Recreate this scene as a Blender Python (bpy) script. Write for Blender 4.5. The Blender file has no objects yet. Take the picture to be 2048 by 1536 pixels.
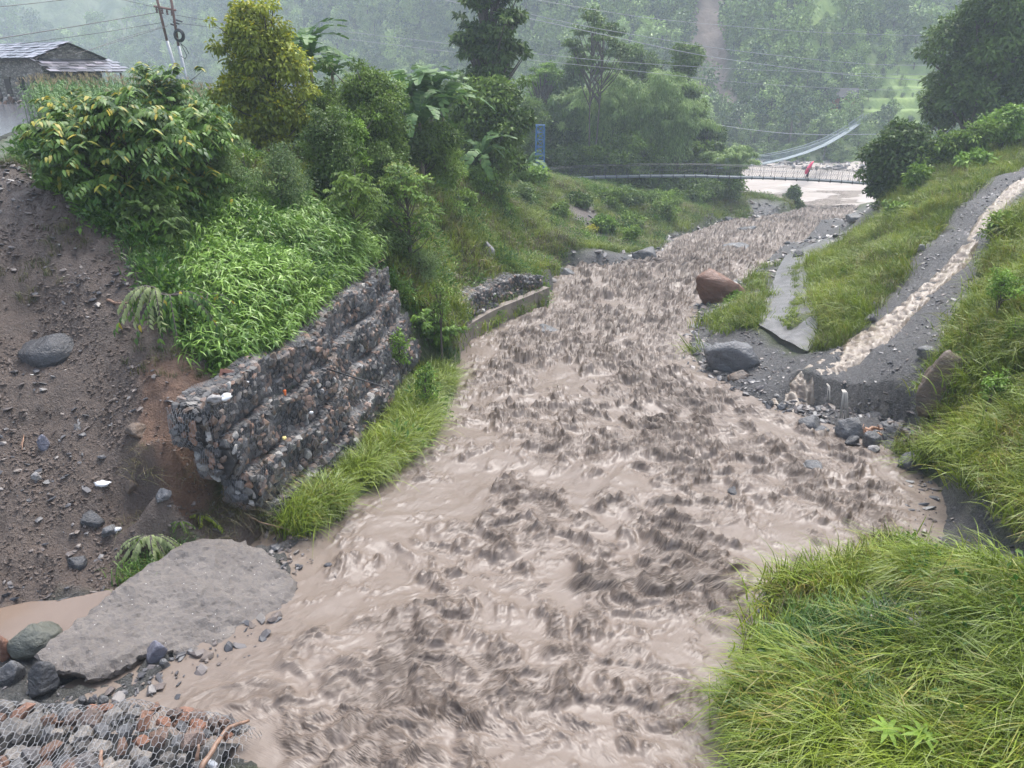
import bpy, math, random
import numpy as np
from mathutils import Vector, Matrix, geometry
from mathutils.bvhtree import BVHTree
SC = bpy.context.scene
COL = SC.collection
R = math.radians
# ------------------------------------------------------------------ camera, sky, sun, exposure
PITCH = R(23.3)
cam_d = bpy.data.cameras.new('camera'); cam_d.lens = 26.0; cam_d.sensor_width = 36.0
cam_d.clip_start = 0.1; cam_d.clip_end = 3000
cam = bpy.data.objects.new('camera', cam_d); COL.objects.link(cam)
cam.location = (0, 0, 0); cam.rotation_euler = (math.pi/2-PITCH, 0, 0)
SC.camera = cam
world = bpy.data.worlds.new('World'); SC.world = world; world.use_nodes = True
wn = world.node_tree; wn.nodes.clear()
sky = wn.nodes.new('ShaderNodeTexSky'); sky.sky_type = 'NISHITA'; sky.sun_disc = False
SUN_EL, SUN_AZ = R(62), R(20)
sky.sun_elevation = SUN_EL; sky.sun_rotation = SUN_AZ; sky.air_density = 1.0; sky.dust_density = 6.0; sky.altitude = 800
hsv = wn.nodes.new('ShaderNodeHueSaturation'); hsv.inputs['Saturation'].default_value = 0.65
bg = wn.nodes.new('ShaderNodeBackground'); bg.inputs['Strength'].default_value = 0.14
wo = wn.nodes.new('ShaderNodeOutputWorld')
wn.links.new(sky.outputs[0], hsv.inputs['Color']); wn.links.new(hsv.outputs[0], bg.inputs[0]); wn.links.new(bg.outputs[0], wo.inputs[0])
sun_d = bpy.data.lights.new('sun', 'SUN'); sun_d.energy = 1.5; sun_d.angle = R(22); sun_d.color = (1.0, 0.97, 0.93)
sun = bpy.data.objects.new('sun', sun_d); COL.objects.link(sun)
sdir = Vector((math.sin(SUN_AZ)*math.cos(SUN_EL), math.cos(SUN_AZ)*math.cos(SUN_EL), math.sin(SUN_EL)))
sun.rotation_euler = sdir.to_track_quat('Z', 'Y').to_euler()
vs = SC.view_settings; vs.view_transform = 'Standard'; vs.look = 'None'; vs.gamma = 1.0; vs.use_curve_mapping = False
vs.exposure = 1.75
SC.cycles.volume_bounces = 3; SC.cycles.max_bounces = 6; SC.cycles.transparent_max_bounces = 8
HAZE = 0.00092
# ------------------------------------------------------------------ pixel rays and helpers
F = 1479.0; CP, SP = math.cos(PITCH), math.sin(PITCH)
def ray(px, py):
    u = (px-1024)/F; v = (768-py)/F
    return Vector((u, CP+v*SP, -SP+v*CP))
def PY(px, py, Y):
    d = ray(px, py); return d*(Y/d.y)
def PZ(px, py, z):
    d = ray(px, py); return d*(z/d.z)
def zw(y): return -(7.36+0.098*min(y, 98.4)) if not hasattr(y, '__len__') else -(7.36+0.098*np.minimum(y, 98.4))
def PW(px, py):
    d = ray(px, py); return d*(7.36/(-d.z-0.098*d.y))
def hashu(i, j, s):
    h = (i.astype(np.int64)*374761393 + j.astype(np.int64)*668265263 + s*1442695041) & 0xffffffff
    h = ((h ^ (h >> 13))*1274126177) & 0xffffffff
    return (h ^ (h >> 16)) & 0xffffffff
def noise(x, y, seed=0):
    x = np.asarray(x, float); y = np.asarray(y, float)
    i = np.floor(x); j = np.floor(y); fx = x-i; fy = y-j
    u = fx*fx*fx*(fx*(fx*6-15)+10); v = fy*fy*fy*(fy*(fy*6-15)+10)
    def g(a, b, dx, dy):
        t = hashu(a, b, seed)*(2*math.pi/4294967296.0)
        return np.cos(t)*dx+np.sin(t)*dy
    n00 = g(i, j, fx, fy); n10 = g(i+1, j, fx-1, fy); n01 = g(i, j+1, fx, fy-1); n11 = g(i+1, j+1, fx-1, fy-1)
    return 1.5*((n00*(1-u)+n10*u)*(1-v)+(n01*(1-u)+n11*u)*v)
def fbm(x, y, o=4, seed=0, gain=0.5, lac=2.03):
    a = 1.0; s = 0; t = 0
    for k in range(o):
        s = s+a*noise(x, y, seed+k*17); t += a; a *= gain; x, y = (.8*x-.6*y)*lac+13.1, (.6*x+.8*y)*lac-7.7
    return s/t
def ridged(x, y, o=4, seed=0, gain=0.5, lac=2.1):
    a = 1.0; s = 0; t = 0
    for k in range(o):
        s = s+a*(1-np.abs(noise(x, y, seed+k*31))*1.6); t += a; a *= gain; x = x*lac+3.1; y = y*lac+9.7
    return s/t
def sstep(a, b, x): 
    t = np.clip((x-a)/(b-a), 0, 1); return t*t*(3-2*t)
def mesh_np(name, V, Fc, mats=(), smooth=False, attrs=None, midx=None, uvless=True):
    V = np.asarray(V, np.float32).reshape(-1, 3)
    me = bpy.data.meshes.new(name)
    if isinstance(Fc, list):
        me.from_pydata([tuple(map(float, v)) for v in V], [], Fc); nf = len(Fc)
    else:
        Fc = np.asarray(Fc, np.int32); nf, k = Fc.shape
        me.vertices.add(len(V)); me.vertices.foreach_set('co', V.ravel())
        me.loops.add(nf*k); me.loops.foreach_set('vertex_index', Fc.ravel())
        me.polygons.add(nf); me.polygons.foreach_set('loop_start', np.arange(nf, dtype=np.int32)*k)
        me.polygons.foreach_set('loop_total', np.full(nf, k, np.int32))
        me.update(calc_edges=True)
    for m in mats: me.materials.append(m)
    if midx is not None: me.polygons.foreach_set('material_index', np.asarray(midx, np.int32))
    if smooth: me.polygons.foreach_set('use_smooth', np.ones(nf, bool))
    for nm, a in (attrs or {}).items():
        a = np.asarray(a, np.float32)
        if a.ndim == 1:
            at = me.attributes.new(nm, 'FLOAT', 'POINT'); at.data.foreach_set('value', a)
        else:
            if a.shape[1] == 3: a = np.concatenate([a, np.ones((len(a), 1), np.float32)], 1)
            at = me.attributes.new(nm, 'FLOAT_COLOR', 'POINT'); at.data.foreach_set('color', a.ravel())
    return me
def tag(o, label=None, cat=None, group=None, kind=None):
    if label: o['label'] = label
    if cat: o['category'] = cat
    if group: o['group'] = group
    if kind: o['kind'] = kind
    return o
def obj(name, me, parent=None, loc=None, rot=None, scale=None):
    o = bpy.data.objects.new(name, me); COL.objects.link(o)
    if parent is not None: o.parent = parent
    if loc is not None: o.location = loc
    if rot is not None: o.rotation_euler = rot
    if scale is not None: o.scale = scale if hasattr(scale, '__len__') else (scale,)*3
    return o
def thing(name, label, cat, loc=(0, 0, 0), rot=(0, 0, 0), group=None, scale=None):
    return tag(obj(name, None, None, loc, rot, scale), label, cat, group)
def copy_tree(o, parent=None):
    c = o.copy(); COL.objects.link(c)
    if parent is not None: c.parent = parent
    for ch in [k for k in SC_CH.get(o.name, [])]: copy_tree(ch, c)
    return c
SC_CH = {}
def remember(o):
    SC_CH[o.name] = list(o.children)
    for c in o.children: remember(c)
class MB:
    """collects polygons; build() links them as one mesh object"""
    def __init__(s): s.v = []; s.f = []; s.m = []
    def add(s, v, f, m=0):
        b = len(s.v); s.v += [tuple(p) for p in v]; s.f += [tuple(b+i for i in q) for q in f]; s.m += [m]*len(f)
    def box(s, c, d, rz=0, m=0, M=None):
        x, y, z = (k/2 for k in d)
        P = [Vector((i*x, j*y, k*z)) for i in (-1, 1) for j in (-1, 1) for k in (-1, 1)]
        Q = (M if M else Matrix.Rotation(rz, 3, 'Z'))
        P = [Q @ p+Vector(c) for p in P]
        s.add(P, [(0, 1, 3, 2), (4, 6, 7, 5), (0, 4, 5, 1), (2, 3, 7, 6), (0, 2, 6, 4), (1, 5, 7, 3)], m)
    def tube(s, pts, rad, n=6, m=0, cap=True):
        pts = [Vector(p) for p in pts]; k = len(pts)
        rad = rad if hasattr(rad, '__len__') else [rad]*k
        b = len(s.v); ref = None
        for i, p in enumerate(pts):
            d = (pts[min(i+1, k-1)]-pts[max(i-1, 0)])
            d = d.normalized() if d.length > 1e-9 else Vector((0, 0, 1))
            if ref is None or abs(ref.dot(d)) > .97: ref = Vector((1, 0, 0)) if abs(d.x) < .8 else Vector((0, 1, 0))
            a = (ref-d*ref.dot(d)).normalized(); ref = a; c = d.cross(a)
            for j in range(n):
                t = 2*math.pi*j/n; s.v.append(tuple(p+(a*math.cos(t)+c*math.sin(t))*rad[i]))
        for i in range(k-1):
            for j in range(n):
                s.f.append((b+i*n+j, b+i*n+(j+1) % n, b+(i+1)*n+(j+1) % n, b+(i+1)*n+j)); s.m.append(m)
        if cap:
            s.f.append(tuple(b+j for j in reversed(range(n)))); s.m.append(m)
            s.f.append(tuple(b+(k-1)*n+j for j in range(n))); s.m.append(m)
    def mesh(s, name, mats, smooth=False):
        me = bpy.data.meshes.new(name); me.from_pydata(s.v, [], s.f)
        for q in (mats if isinstance(mats, (list, tuple)) else [mats]): me.materials.append(q)
        me.polygons.foreach_set('material_index', s.m)
        if smooth: me.polygons.foreach_set('use_smooth', [True]*len(s.f))
        return me
    def build(s, name, mats, parent=None, loc=None, rot=None, smooth=False, scale=None):
        return obj(name, s.mesh(name, mats, smooth), parent, loc, rot, scale)
# ------------------------------------------------------------------ materials
class NT:
    def __init__(s, name):
        s.mat = bpy.data.materials.new(name); s.mat.use_nodes = True; s.t = s.mat.node_tree
        s.b = s.t.nodes['Principled BSDF']; s.out = s.t.nodes['Material Output']
    def n(s, typ, **kw):
        nd = s.t.nodes.new(typ)
        for k, v in kw.items():
            if k.startswith('_'): setattr(nd, k[1:], v)
        return nd
    def l(s, a, b): s.t.links.new(a, b)
    def coord(s): return s.n('ShaderNodeTexCoord').outputs['Object']
    def geo(s): return s.n('ShaderNodeNewGeometry')
    def noise(s, scale, detail=4, rough=.55, vec=None, dist=0):
        nd = s.n('ShaderNodeTexNoise'); nd.inputs['Scale'].default_value = scale; nd.inputs['Detail'].default_value = detail
        nd.inputs['Roughness'].default_value = rough; nd.inputs['Distortion'].default_value = dist
        if vec is not None: s.l(vec, nd.inputs['Vector'])
        return nd.outputs['Fac']
    def vor(s, scale, vec=None, feat='F1', out='Distance'):
        nd = s.n('ShaderNodeTexVoronoi'); nd.feature = feat; nd.inputs['Scale'].default_value = scale
        if vec is not None: s.l(vec, nd.inputs['Vector'])
        return nd.outputs[out]
    def ramp(s, fac, stops):
        nd = s.n('ShaderNodeValToRGB'); e = nd.color_ramp.elements
        while len(e) < len(stops): e.new(0.5)
        for k, (p, c) in enumerate(stops):
            e[k].position = p; e[k].color = (*c, 1) if hasattr(c, '__len__') else (c, c, c, 1)
        s.l(fac, nd.inputs[0]); return nd.outputs[0]
    def mix(s, f, a, b, mode='MIX'):
        nd = s.n('ShaderNodeMix'); nd.data_type = 'RGBA'; nd.blend_type = mode
        for sock, v in ((nd.inputs[0], f), (nd.inputs[6], a), (nd.inputs[7], b)):
            if hasattr(v, 'is_output'): s.l(v, sock)
            elif hasattr(v, '__len__'): sock.default_value = (*v, 1) if len(v) == 3 else v
            else: sock.default_value = v
        return nd.outputs[2]
    def math(s, op, a, b=0.0, c=None):
        nd = s.n('ShaderNodeMath'); nd.operation = op
        for sock, v in zip(nd.inputs, (a, b, c) if c is not None else (a, b)):
            if hasattr(v, 'is_output'): s.l(v, sock)
            else: sock.default_value = v
        return nd.outputs[0]
    def attr(s, name, typ='GEOMETRY'):
        nd = s.n('ShaderNodeAttribute'); nd.attribute_name = name; nd.attribute_type = typ; return nd
    def bump(s, h, strength=.5, dist=.02, normal=None):
        nd = s.n('ShaderNodeBump'); nd.inputs['Strength'].default_value = strength; nd.inputs['Distance'].default_value = dist
        s.l(h, nd.inputs['Height'])
        if normal is not None: s.l(normal, nd.inputs['Normal'])
        return nd.outputs[0]
    def set(s, color=None, rough=None, normal=None, spec=None, metal=None):
        for k, v in (('Base Color', color), ('Roughness', rough), ('Normal', normal), ('Specular IOR Level', spec), ('Metallic', metal)):
            if v is None: continue
            if hasattr(v, 'is_output'): s.l(v, s.b.inputs[k])
            elif hasattr(v, '__len__'): s.b.inputs[k].default_value = (*v, 1)
            else: s.b.inputs[k].default_value = v
        return s.mat
def simple(name, color, rough=.6, var=.25, scale=6.0, bump=.3, bscale=30, metal=0, bdist=.01):
    t = NT(name); c = t.coord()
    n1 = t.noise(scale, 5, .6, c)
    dark = tuple(k*(1-var) for k in color); lite = tuple(min(1, k*(1+var)) for k in color)
    col = t.ramp(n1, [(.3, dark), (.7, lite)])
    return t.set(col, rough, t.bump(t.noise(bscale, 4, .6, c), bump, bdist), metal=metal)
def leafmat(name, dark, lite, rough=.55, trans=.28, tint=(.10, .16, .02)):
    """attribute lc: x = leaf-to-leaf variation, y = tip tint; also varies per object"""
    t = NT(name); a = t.attr('lc'); sep = t.n('ShaderNodeSeparateColor'); t.l(a.outputs['Color'], sep.inputs[0])
    oi = t.n('ShaderNodeObjectInfo')
    v = t.math('ADD', sep.outputs[0], t.math('MULTIPLY', t.math('SUBTRACT', oi.outputs['Random'], .5), .3))
    col = t.ramp(v, [(.0, dark), (1., lite)])
    col = t.mix(sep.outputs[1], col, tint)
    t.set(col, rough, spec=.3)
    tr = t.n('ShaderNodeBsdfTranslucent'); t.l(col, tr.inputs[0])
    ms = t.n('ShaderNodeMixShader'); ms.inputs[0].default_value = trans
    t.l(t.b.outputs[0], ms.inputs[1]); t.l(tr.outputs[0], ms.inputs[2]); t.l(ms.outputs[0], t.out.inputs[0])
    return t.mat
# ------------------------------------------------------------------ terrain control points
LE = [(530,1536),(215,1420),(330,1350),(400,1332),(480,1285),(545,1232),(588,1185),(592,1140),(570,1105),(612,1068),(700,1010),(830,900),(870,850),(900,760),(930,680),(1095,605),(1110,540),(1290,525),(1340,480),(1440,445),(1530,435),(1600,420)]
RE = [(1480,1536),(1440,1430),(1530,1300),(1560,1190),(1700,1160),(1830,1100),(1850,1000),(1830,930),(1730,870),(1600,830),(1500,790),(1410,740),(1380,700),(1400,610),(1500,560),(1600,490),(1700,440),(1735,417)]
LEw = [PW(*p) for p in LE]; REw = [PW(*p) for p in RE]
LEa = np.array(sorted([(p.y, p.x) for p in LEw])); REa = np.array(sorted([(p.y, p.x) for p in REw]))
def xl(y): return np.interp(y, np.r_[-5, 3, LEa[:, 0], 99, 130], np.r_[-3, -3, LEa[:, 1], 0, 0])
def xr(y): return np.interp(y, np.r_[-5, 3, REa[:, 0], 99, 130], np.r_[3.2, 3.0, REa[:, 1], 44, 60])
CT = []
for p in LEw+REw: CT.append((p.x, p.y, p.z+.03))
def g(px, py, Y=None, z=None):
    p = PY(px, py, Y) if Y is not None else PZ(px, py, z); CT.append((p.x, p.y, p.z))
def w(*p): CT.append(p)
# near left: mud bank and puddle
for a in [(0,1270,None,-8.15),(220,1190,None,-8.1),(-500,1300,None,-8.0),(0,1200,None,-8.05),(200,1180,None,-8.05),(270,1130,None,-8.0),
          (80,1400,None,-8.05),(200,1385,None,-8.15),(-300,1450,None,-8.0),(430,1100,None,-8.2)]: g(*a)
w(-12,5,-7.6); w(-3.6,4.5,-7.9); w(-7.2,6.6,-8.0); w(-20,5,-6.5); w(3.5,3,-7.6); w(-3.5,2,-7.6); w(-3.3,0,-7.6); w(3.3,0,-7.6); w(-20,-4,-5); w(20,-4,-4); w(0,-4,-7.5)
# left debris slope
for a in [(0,1040,10.9),(0,830,12.9),(0,700,14.3),(0,600,15.3),(0,450,16.9),(0,335,18.4),(-700,800,12.0),(-700,340,16.5),(-700,1150,10),
          (110,390,17.6),(240,480,16.6),(200,700,14.2),(200,850,12.8),(200,960,11.9),(200,1080,11.0),(350,1050,11.7),(350,930,12.3),(350,830,12.7),
          (400,980,12.5),(430,1010,12.3),(330,620,14.9),(360,700,13.9),(410,770,13.3),(120,560,15.7),(90,650,14.9)]: g(*a)
# ground line in front of and behind the stepped wall
WT = [(-5.55,11.9),(-5.3,13.3),(-4.72,15.4),(-4.36,19.2),(-3.9,22.8)]
for x, y in WT:
    w(x-.75, y+.1, -5.72); w(x+1.45, y, zw(y)+.15); w(x+1.9, y, zw(y)+.12)
w(-6.2,11.3,-6.6); w(-5.3,11.5,-8.15); w(-4.2,11.3,-8.3)
for a in [(600,730,14.5),(500,700,15.2),(420,740,14.0)]: pass
for a in [(440,640,15.6),(560,600,16.6),(650,560,18.3),(400,560,16.4),(600,480,20.2),(700,470,22.5),(560,420,22.6),(330,500,17.4),(500,330,25.5),(300,380,20.5),
          (160,330,20.5),(700,400,28),(800,350,34.5),(850,400,35.5),(820,540,26),(770,500,25.3),(900,450,37.5),(880,550,31),(920,595,27.8),(950,500,37.5),(1000,400,49),
          (1000,520,38),(1080,535,37),(1100,480,46),(1180,480,54),(1150,370,66),(1250,385,70),(1250,430,65),(1300,400,74),(1400,420,75),(1500,385,91),(1560,405,94),(1180,440,58),(1060,345,64),(1440,400,84)]: g(*a)
for x, y, z in [(-14.2,20,-2.35),(-17,26,-2.25),(-12,26,-2.6),(-9,30,-3.0),(-22,18,-2.2),(-40,20,-2.2),(-40,50,-2.3),(-22,48,-2.3),(-60,60,-2.6),(-30,62,-3.0),(-8,38,-3.2),(-10,50,-4),(-4,45,-4.2),(-5,60,-7.2),(1,62,-8.6),(3,79,-10.6),
                (-10,75,-9.5),(-60,90,-9),(-20,100,-15.5),(-60,120,-18),(-100,60,-3),(-100,130,-18),(0,98,-15.8),(20,100,-17.2),(-130,20,-1),(-130,-4,-1),(-40,-4,-2),(-14,12,-3.0),(-18,16.5,-2.25),(28,104,-18.2),(-4,35,-4.8),(-2.6,28,-7.9),(-2.4,25.5,-7.9),(-3.2,31,-7.0)]: w(x, y, z)
# right side
for a in [(1800,1400,6.9),(1600,1480,6.45),(2048,1536,5.5),(2300,1536,5.3),(2048,1300,6.9),(1700,1290,8.0),(2048,1150,8.5),(1900,1160,9.3),(1900,1080,11.3),(1950,1030,11.6),(2048,1050,10.9),(2300,1000,10.4),
          (1880,1000,13.4),(1900,930,14.6),(1860,880,16.4),(1830,845,17.6),(1830,800,18.3),(1720,790,19.0),(1612,748,20.3),(1950,850,15.6),(2048,900,13.0),(2048,700,16),(2300,700,14.5),(1930,700,18.5),(1880,660,21.6),(1960,520,26.0),(2000,440,31),(2060,372,36.5),
          (2048,450,26),(2300,400,24),(2048,600,18.8),
          (1700,690,22.3),(1760,620,24.4),(1850,500,29),(1940,400,34.8),(2048,335,38.5),(2200,300,42),(2200,340,38),
          (1600,700,23.6),(1625,690,23.9),(1510,640,27),(1580,600,31),(1540,590,31),(1640,600,30.5),(1550,530,40),(1600,530,40.4),(1630,530,39.5),(1650,485,51),(1690,472,54),(1570,500,48),
          (1700,600,27.5),(1750,520,31.5),(1700,520,36),(1800,440,37),(1750,450,43),(1900,370,42),(1720,440,62),(1850,325,50),(1760,405,56),(2048,250,50),(2200,200,55),(1500,560,41)]: g(*a)
for x, y, z in [(50,60,-4),(36,85,-15),(45,80,-12),(60,85,-10),(42,62,-9.5),(40,92,-16.6),(60,105,-17.8),(90,80,-6),(100,110,-15),(100,30,4),(60,30,1),(40,20,-1),(20,8,-3.5),(14,6,-4.8),(30,-4,-1),(120,-4,6),(120,60,2),(9,3,-6.0),(6,1,-6.6)]: w(x, y, z)
for x in (-130, -60, -20, 20, 50, 90, 140): w(x, 125, -18.6); w(x, 170, -18.6)
_vb = {}
for x, y, z in CT: _vb[(round(x, 1), round(y, 1))] = (x, y, z)
CT = list(_vb.values())
_d = geometry.delaunay_2d_cdt([Vector((x, y)) for x, y, z in CT], [], [], 0, 1e-4)
_zv = [CT[o[0]][2] if o else 0 for o in _d[3]]
_bv = BVHTree.FromPolygons([Vector((v.x, v.y, _zv[i])) for i, v in enumerate(_d[0])], [tuple(f) for f in _d[2]])
NR, NC = 430, 520
Yr = 1.5*np.exp(np.linspace(0, math.log(150/1.5), NR)) ; Sx = np.linspace(-1.25, 1.25, NC)
GY = np.repeat(Yr[:, None], NC, 1); GX = Sx[None, :]*(GY+6)
H = np.zeros((NR, NC)); DN = Vector((0, 0, -1))
_last = -8
SI, SJ = 2, 2
_Hs = np.zeros((len(range(0, NR, SI)), len(range(0, NC, SJ))))
for a, i in enumerate(range(0, NR, SI)):
    for b, j in enumerate(range(0, NC, SJ)):
        h = _bv.ray_cast(Vector((GX[i, j], GY[i, j], 100)), DN)[0]
        if h is not None: _last = h.z
        _Hs[a, b] = _last
ii = np.arange(NR)/SI; jj = np.arange(NC)/SJ
def bil(A, fi, fj):
    fi = np.clip(fi, 0, A.shape[0]-1.001); fj = np.clip(fj, 0, A.shape[1]-1.001)
    i = fi.astype(int); j = fj.astype(int); u = fi-i; v = fj-j
    return (A[i, j]*(1-u)+A[i+1, j]*u)*(1-v)+(A[i, j+1]*(1-u)+A[i+1, j+1]*u)*v
H = bil(_Hs, ii[:, None]+0*jj[None, :], jj[None, :]+0*ii[:, None])
for _ in range(3):
    K = H.copy(); K[1:-1, 1:-1] = (H[1:-1, 1:-1]*4+H[:-2, 1:-1]+H[2:, 1:-1]+H[1:-1, :-2]+H[1:-1, 2:])/8; H = K
def gridf(x, y):
    x = np.asarray(x, float); y = np.asarray(y, float)
    fi = np.log(np.maximum(y, 1.5)/1.5)/math.log(150/1.5)*(NR-1); fj = (x/(np.maximum(y, 1.5)+6)+1.25)/2.5*(NC-1)
    return fi, fj
def hgt(x, y): 
    fi, fj = gridf(x, y); return bil(H, fi, fj)
def hit(px, py, maxY=145):
    d = ray(px, py); d = d/d.y; ys = 3*np.exp(np.linspace(0, math.log(maxY/3), 900))
    below = d.z*ys < hgt(d.x*ys, ys)
    k = np.argmax(below)
    if not below.any(): return d*maxY
    y = ys[k]; return Vector((d.x*y, y, float(hgt(d.x*y, y))))
def inpoly(x, y, poly):
    x = np.asarray(x); y = np.asarray(y); r = np.zeros(x.shape, bool); n = len(poly)
    for k in range(n):
        x1, y1 = poly[k]; x2, y2 = poly[(k+1) % n]
        if y1 == y2: continue
        c = ((y1 > y) != (y2 > y)) & (x < (x2-x1)*(y-y1)/(y2-y1)+x1); r ^= c
    return r
def poly_px(pts): return [(lambda p: (p.x, p.y))(hit(*q)) for q in pts]
POLY = {
 'earth': poly_px([(-900,330),(0,325),(120,385),(240,475),(300,560),(350,660),(430,745),(425,1000),(620,1050),(560,1105),(480,1085),(270,1135),(220,1195),(0,1220),(-900,1300)]),
 'orange': poly_px([(300,720),(425,770),(432,1010),(350,1015),(270,860)]),
 'mud': poly_px([(-900,1290),(0,1215),(220,1190),(480,1085),(620,1055),(640,1200),(540,1536),(-900,1536)]),
 'ramp': poly_px([(1610,750),(1835,806),(1860,745),(1900,680),(1950,575),(1985,490),(2030,432),(2200,350),(2200,300),(2048,335),(1940,392),(1850,490),(1760,610),(1690,690)]),
 'lip': poly_px([(1395,690),(1400,750),(1500,800),(1600,840),(1720,880),(1845,900),(1850,820),(1826,800),(1612,748),(1700,690),(1640,705),(1600,712),(1500,655),(1440,650)]),
 'gap': poly_px([(1836,1085),(1832,930),(1900,945),(1970,980),(2030,1030),(2100,1070),(2300,1140),(2300,1190),(2048,1150),(1990,1150),(1930,1128),(1850,1112)]),
 'bare1': poly_px([(1120,398),(1165,392),(1215,450),(1222,482),(1195,484),(1150,440)]),
 'bare2': poly_px([(1130,520),(1300,505),(1340,470),(1440,440),(1530,430),(1540,445),(1300,540),(1110,560),(1090,600),(1080,555)]),
 'bare3': poly_px([(1490,400),(1530,400),(1600,428),(1560,440),(1500,420)]),
 'bare4': poly_px([(1375,705),(1385,600),(1490,548),(1600,480),(1700,432),(1740,408),(1765,440),(1700,482),(1640,515),(1560,525),(1548,560),(1520,600),(1440,660)]),
}
def zone(x, y, nm, soft=.0): return inpoly(x, y, POLY[nm])
Z = {k: zone(GX+fbm(GX*1.3, GY*1.3, 3, 5)*.25, GY+fbm(GX*1.3, GY*1.3, 3, 9)*.25, k).astype(float) for k in POLY}
for k in Z:
    for _ in range(2):
        A = Z[k]; B = A.copy(); B[1:-1, 1:-1] = (A[1:-1, 1:-1]*2+A[:-2, 1:-1]+A[2:, 1:-1]+A[1:-1, :-2]+A[1:-1, 2:])/6; Z[k] = B
bare = np.maximum.reduce([Z[k] for k in Z])
# relief: lumps and small ledges on the bare earth
rr = fbm(GX*.7, GY*.7, 5, 11)*.28 + ridged(GX*1.1+GY*.4, GY*1.0, 4, 21)*.10
fine = fbm(GX*5, GY*5, 4, 33)*.10*np.clip(1-GY/60, 0, 1)
e = np.maximum(Z['earth'], Z['lip']*.6)
H = H+e*(rr*1.15-.05)+np.maximum(bare, .3)*fine*1.5
terr = np.abs(((H*1.4+fbm(GX*.8, GY*.8, 3, 77)*.8) % 1)-.5)
H = H+Z['earth']*(terr-.25)*.16
H = H+(1-bare)*fbm(GX*.5, GY*.5, 3, 55)*.18*np.clip((GY-6)/6, 0, 1)*(np.abs(H-zw(GY)) > .4)
# stream bed: cut below the water between its two edges
ins = np.minimum(GX-xl(GY), xr(GY)-GX)
cut = np.clip(ins/.5, 0, 1)
PUD = [(PZ(*q, -8.02).x, PZ(*q, -8.02).y) for q in [(-900,1300),(-900,1240),(0,1222),(60,1208),(120,1206),(220,1186),(232,1195),(175,1250),(110,1280),(30,1290)]]
H = np.where(inpoly(GX, GY, PUD), np.minimum(H, -8.2), H)
H = np.where(ins > 0, np.minimum(H, zw(GY)+.03-.5*cut), H)
# the ground steps down under the stepped wall, behind the second wall and below the broken ramp lip
def sdist(P, X, Y):
    best = np.full(X.shape, 1e9); sg = np.zeros(X.shape)
    for (x1, y1), (x2, y2) in zip(P[:-1], P[1:]):
        dx, dy = x2-x1, y2-y1; L2 = dx*dx+dy*dy; t = np.clip(((X-x1)*dx+(Y-y1)*dy)/L2, 0, 1)
        d = np.hypot(X-x1-t*dx, Y-y1-t*dy); c = (X-x1)*dy-(Y-y1)*dx
        k = d < best; best = np.where(k, d, best); sg = np.where(k, np.sign(c), sg)
    return best*sg          # positive to the right of travel
sd = sdist(WT, GX, GY); onw = (GY > 11.6) & (GY < 22.9) & (sd > -1.0) & (sd < 2.6)
prof = np.interp(sd, [-1.0, -.8, -.25, .05, .62, 1.0], [-5.66, -5.75, -6.1, -7.4, -8.9, -9.6])
prof = np.maximum(prof, np.interp(sd, [.75, 1.1], [-20, 0])+zw(GY)+.12)
H = np.where(onw, np.minimum(H, np.where(sd < 1.1, prof, zw(GY)+.15)), H)
LIPP = [PY(1590,752,20.9), PY(1612,748,20.3), PY(1700,770,19.5), PY(1770,792,18.9), PY(1832,803,18.2)]
WL = [PW(1560,800), PW(1600,832), PW(1700,858), PW(1780,880), PW(1850,890)]
lp = [(p.x, p.y) for p in LIPP]+[(p.x, p.y-.5) for p in reversed(WL)]
k = inpoly(GX, GY, lp); H = np.where(k, np.minimum(H, zw(GY)+.12+.15*fbm(GX*3, GY*3, 3, 5)), H)
POLY['lipface'] = lp
ROADP = [tuple(PZ(*q, -2.2).to_2d()) for q in [(-700,330),(0,278),(40,262),(75,235),(93,214),(70,207),(-200,203),(-900,200)]]
H = np.where(inpoly(GX, GY, ROADP), -2.4, H)
H = H-.45*Z['gap']
SLO = [(72,1305),(110,1270),(170,1225),(215,1190),(250,1160),(330,1108),(385,1080),(440,1073),(490,1078),(530,1098),(560,1125),(590,1160),(596,1188),(560,1230),(520,1262),(480,1288),(455,1318),(425,1338),(392,1334),(372,1312),(345,1296),(312,1296),(285,1306),(262,1322),(225,1342),(180,1352),(150,1338),(112,1340)]
SA, SB, SCc = PZ(590,1180,-8.30), PZ(80,1320,-7.70), PZ(480,1077,-7.82)
SN = (SB-SA).cross(SCc-SA).normalized(); SN = SN if SN.z > 0 else -SN
SPX = [(lambda d: d*(SA.dot(SN)/d.dot(SN)))(ray(*q)) for q in SLO]
zs_ = SA.z-((GX-SA.x)*SN.x+(GY-SA.y)*SN.y)/SN.z
H = np.where(inpoly(GX, GY, [(p.x, p.y) for p in SPX]), np.minimum(H, zs_-.42), H)
APR = poly_px([(290,1405),(420,1365),(560,1275),(635,1190),(625,1110),(568,1098),(592,1180),(515,1255),(420,1330),(340,1318)])
H = np.where(inpoly(GX, GY, APR), np.minimum(H, zw(GY)-.25), H)
ground_cols = {}
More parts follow.
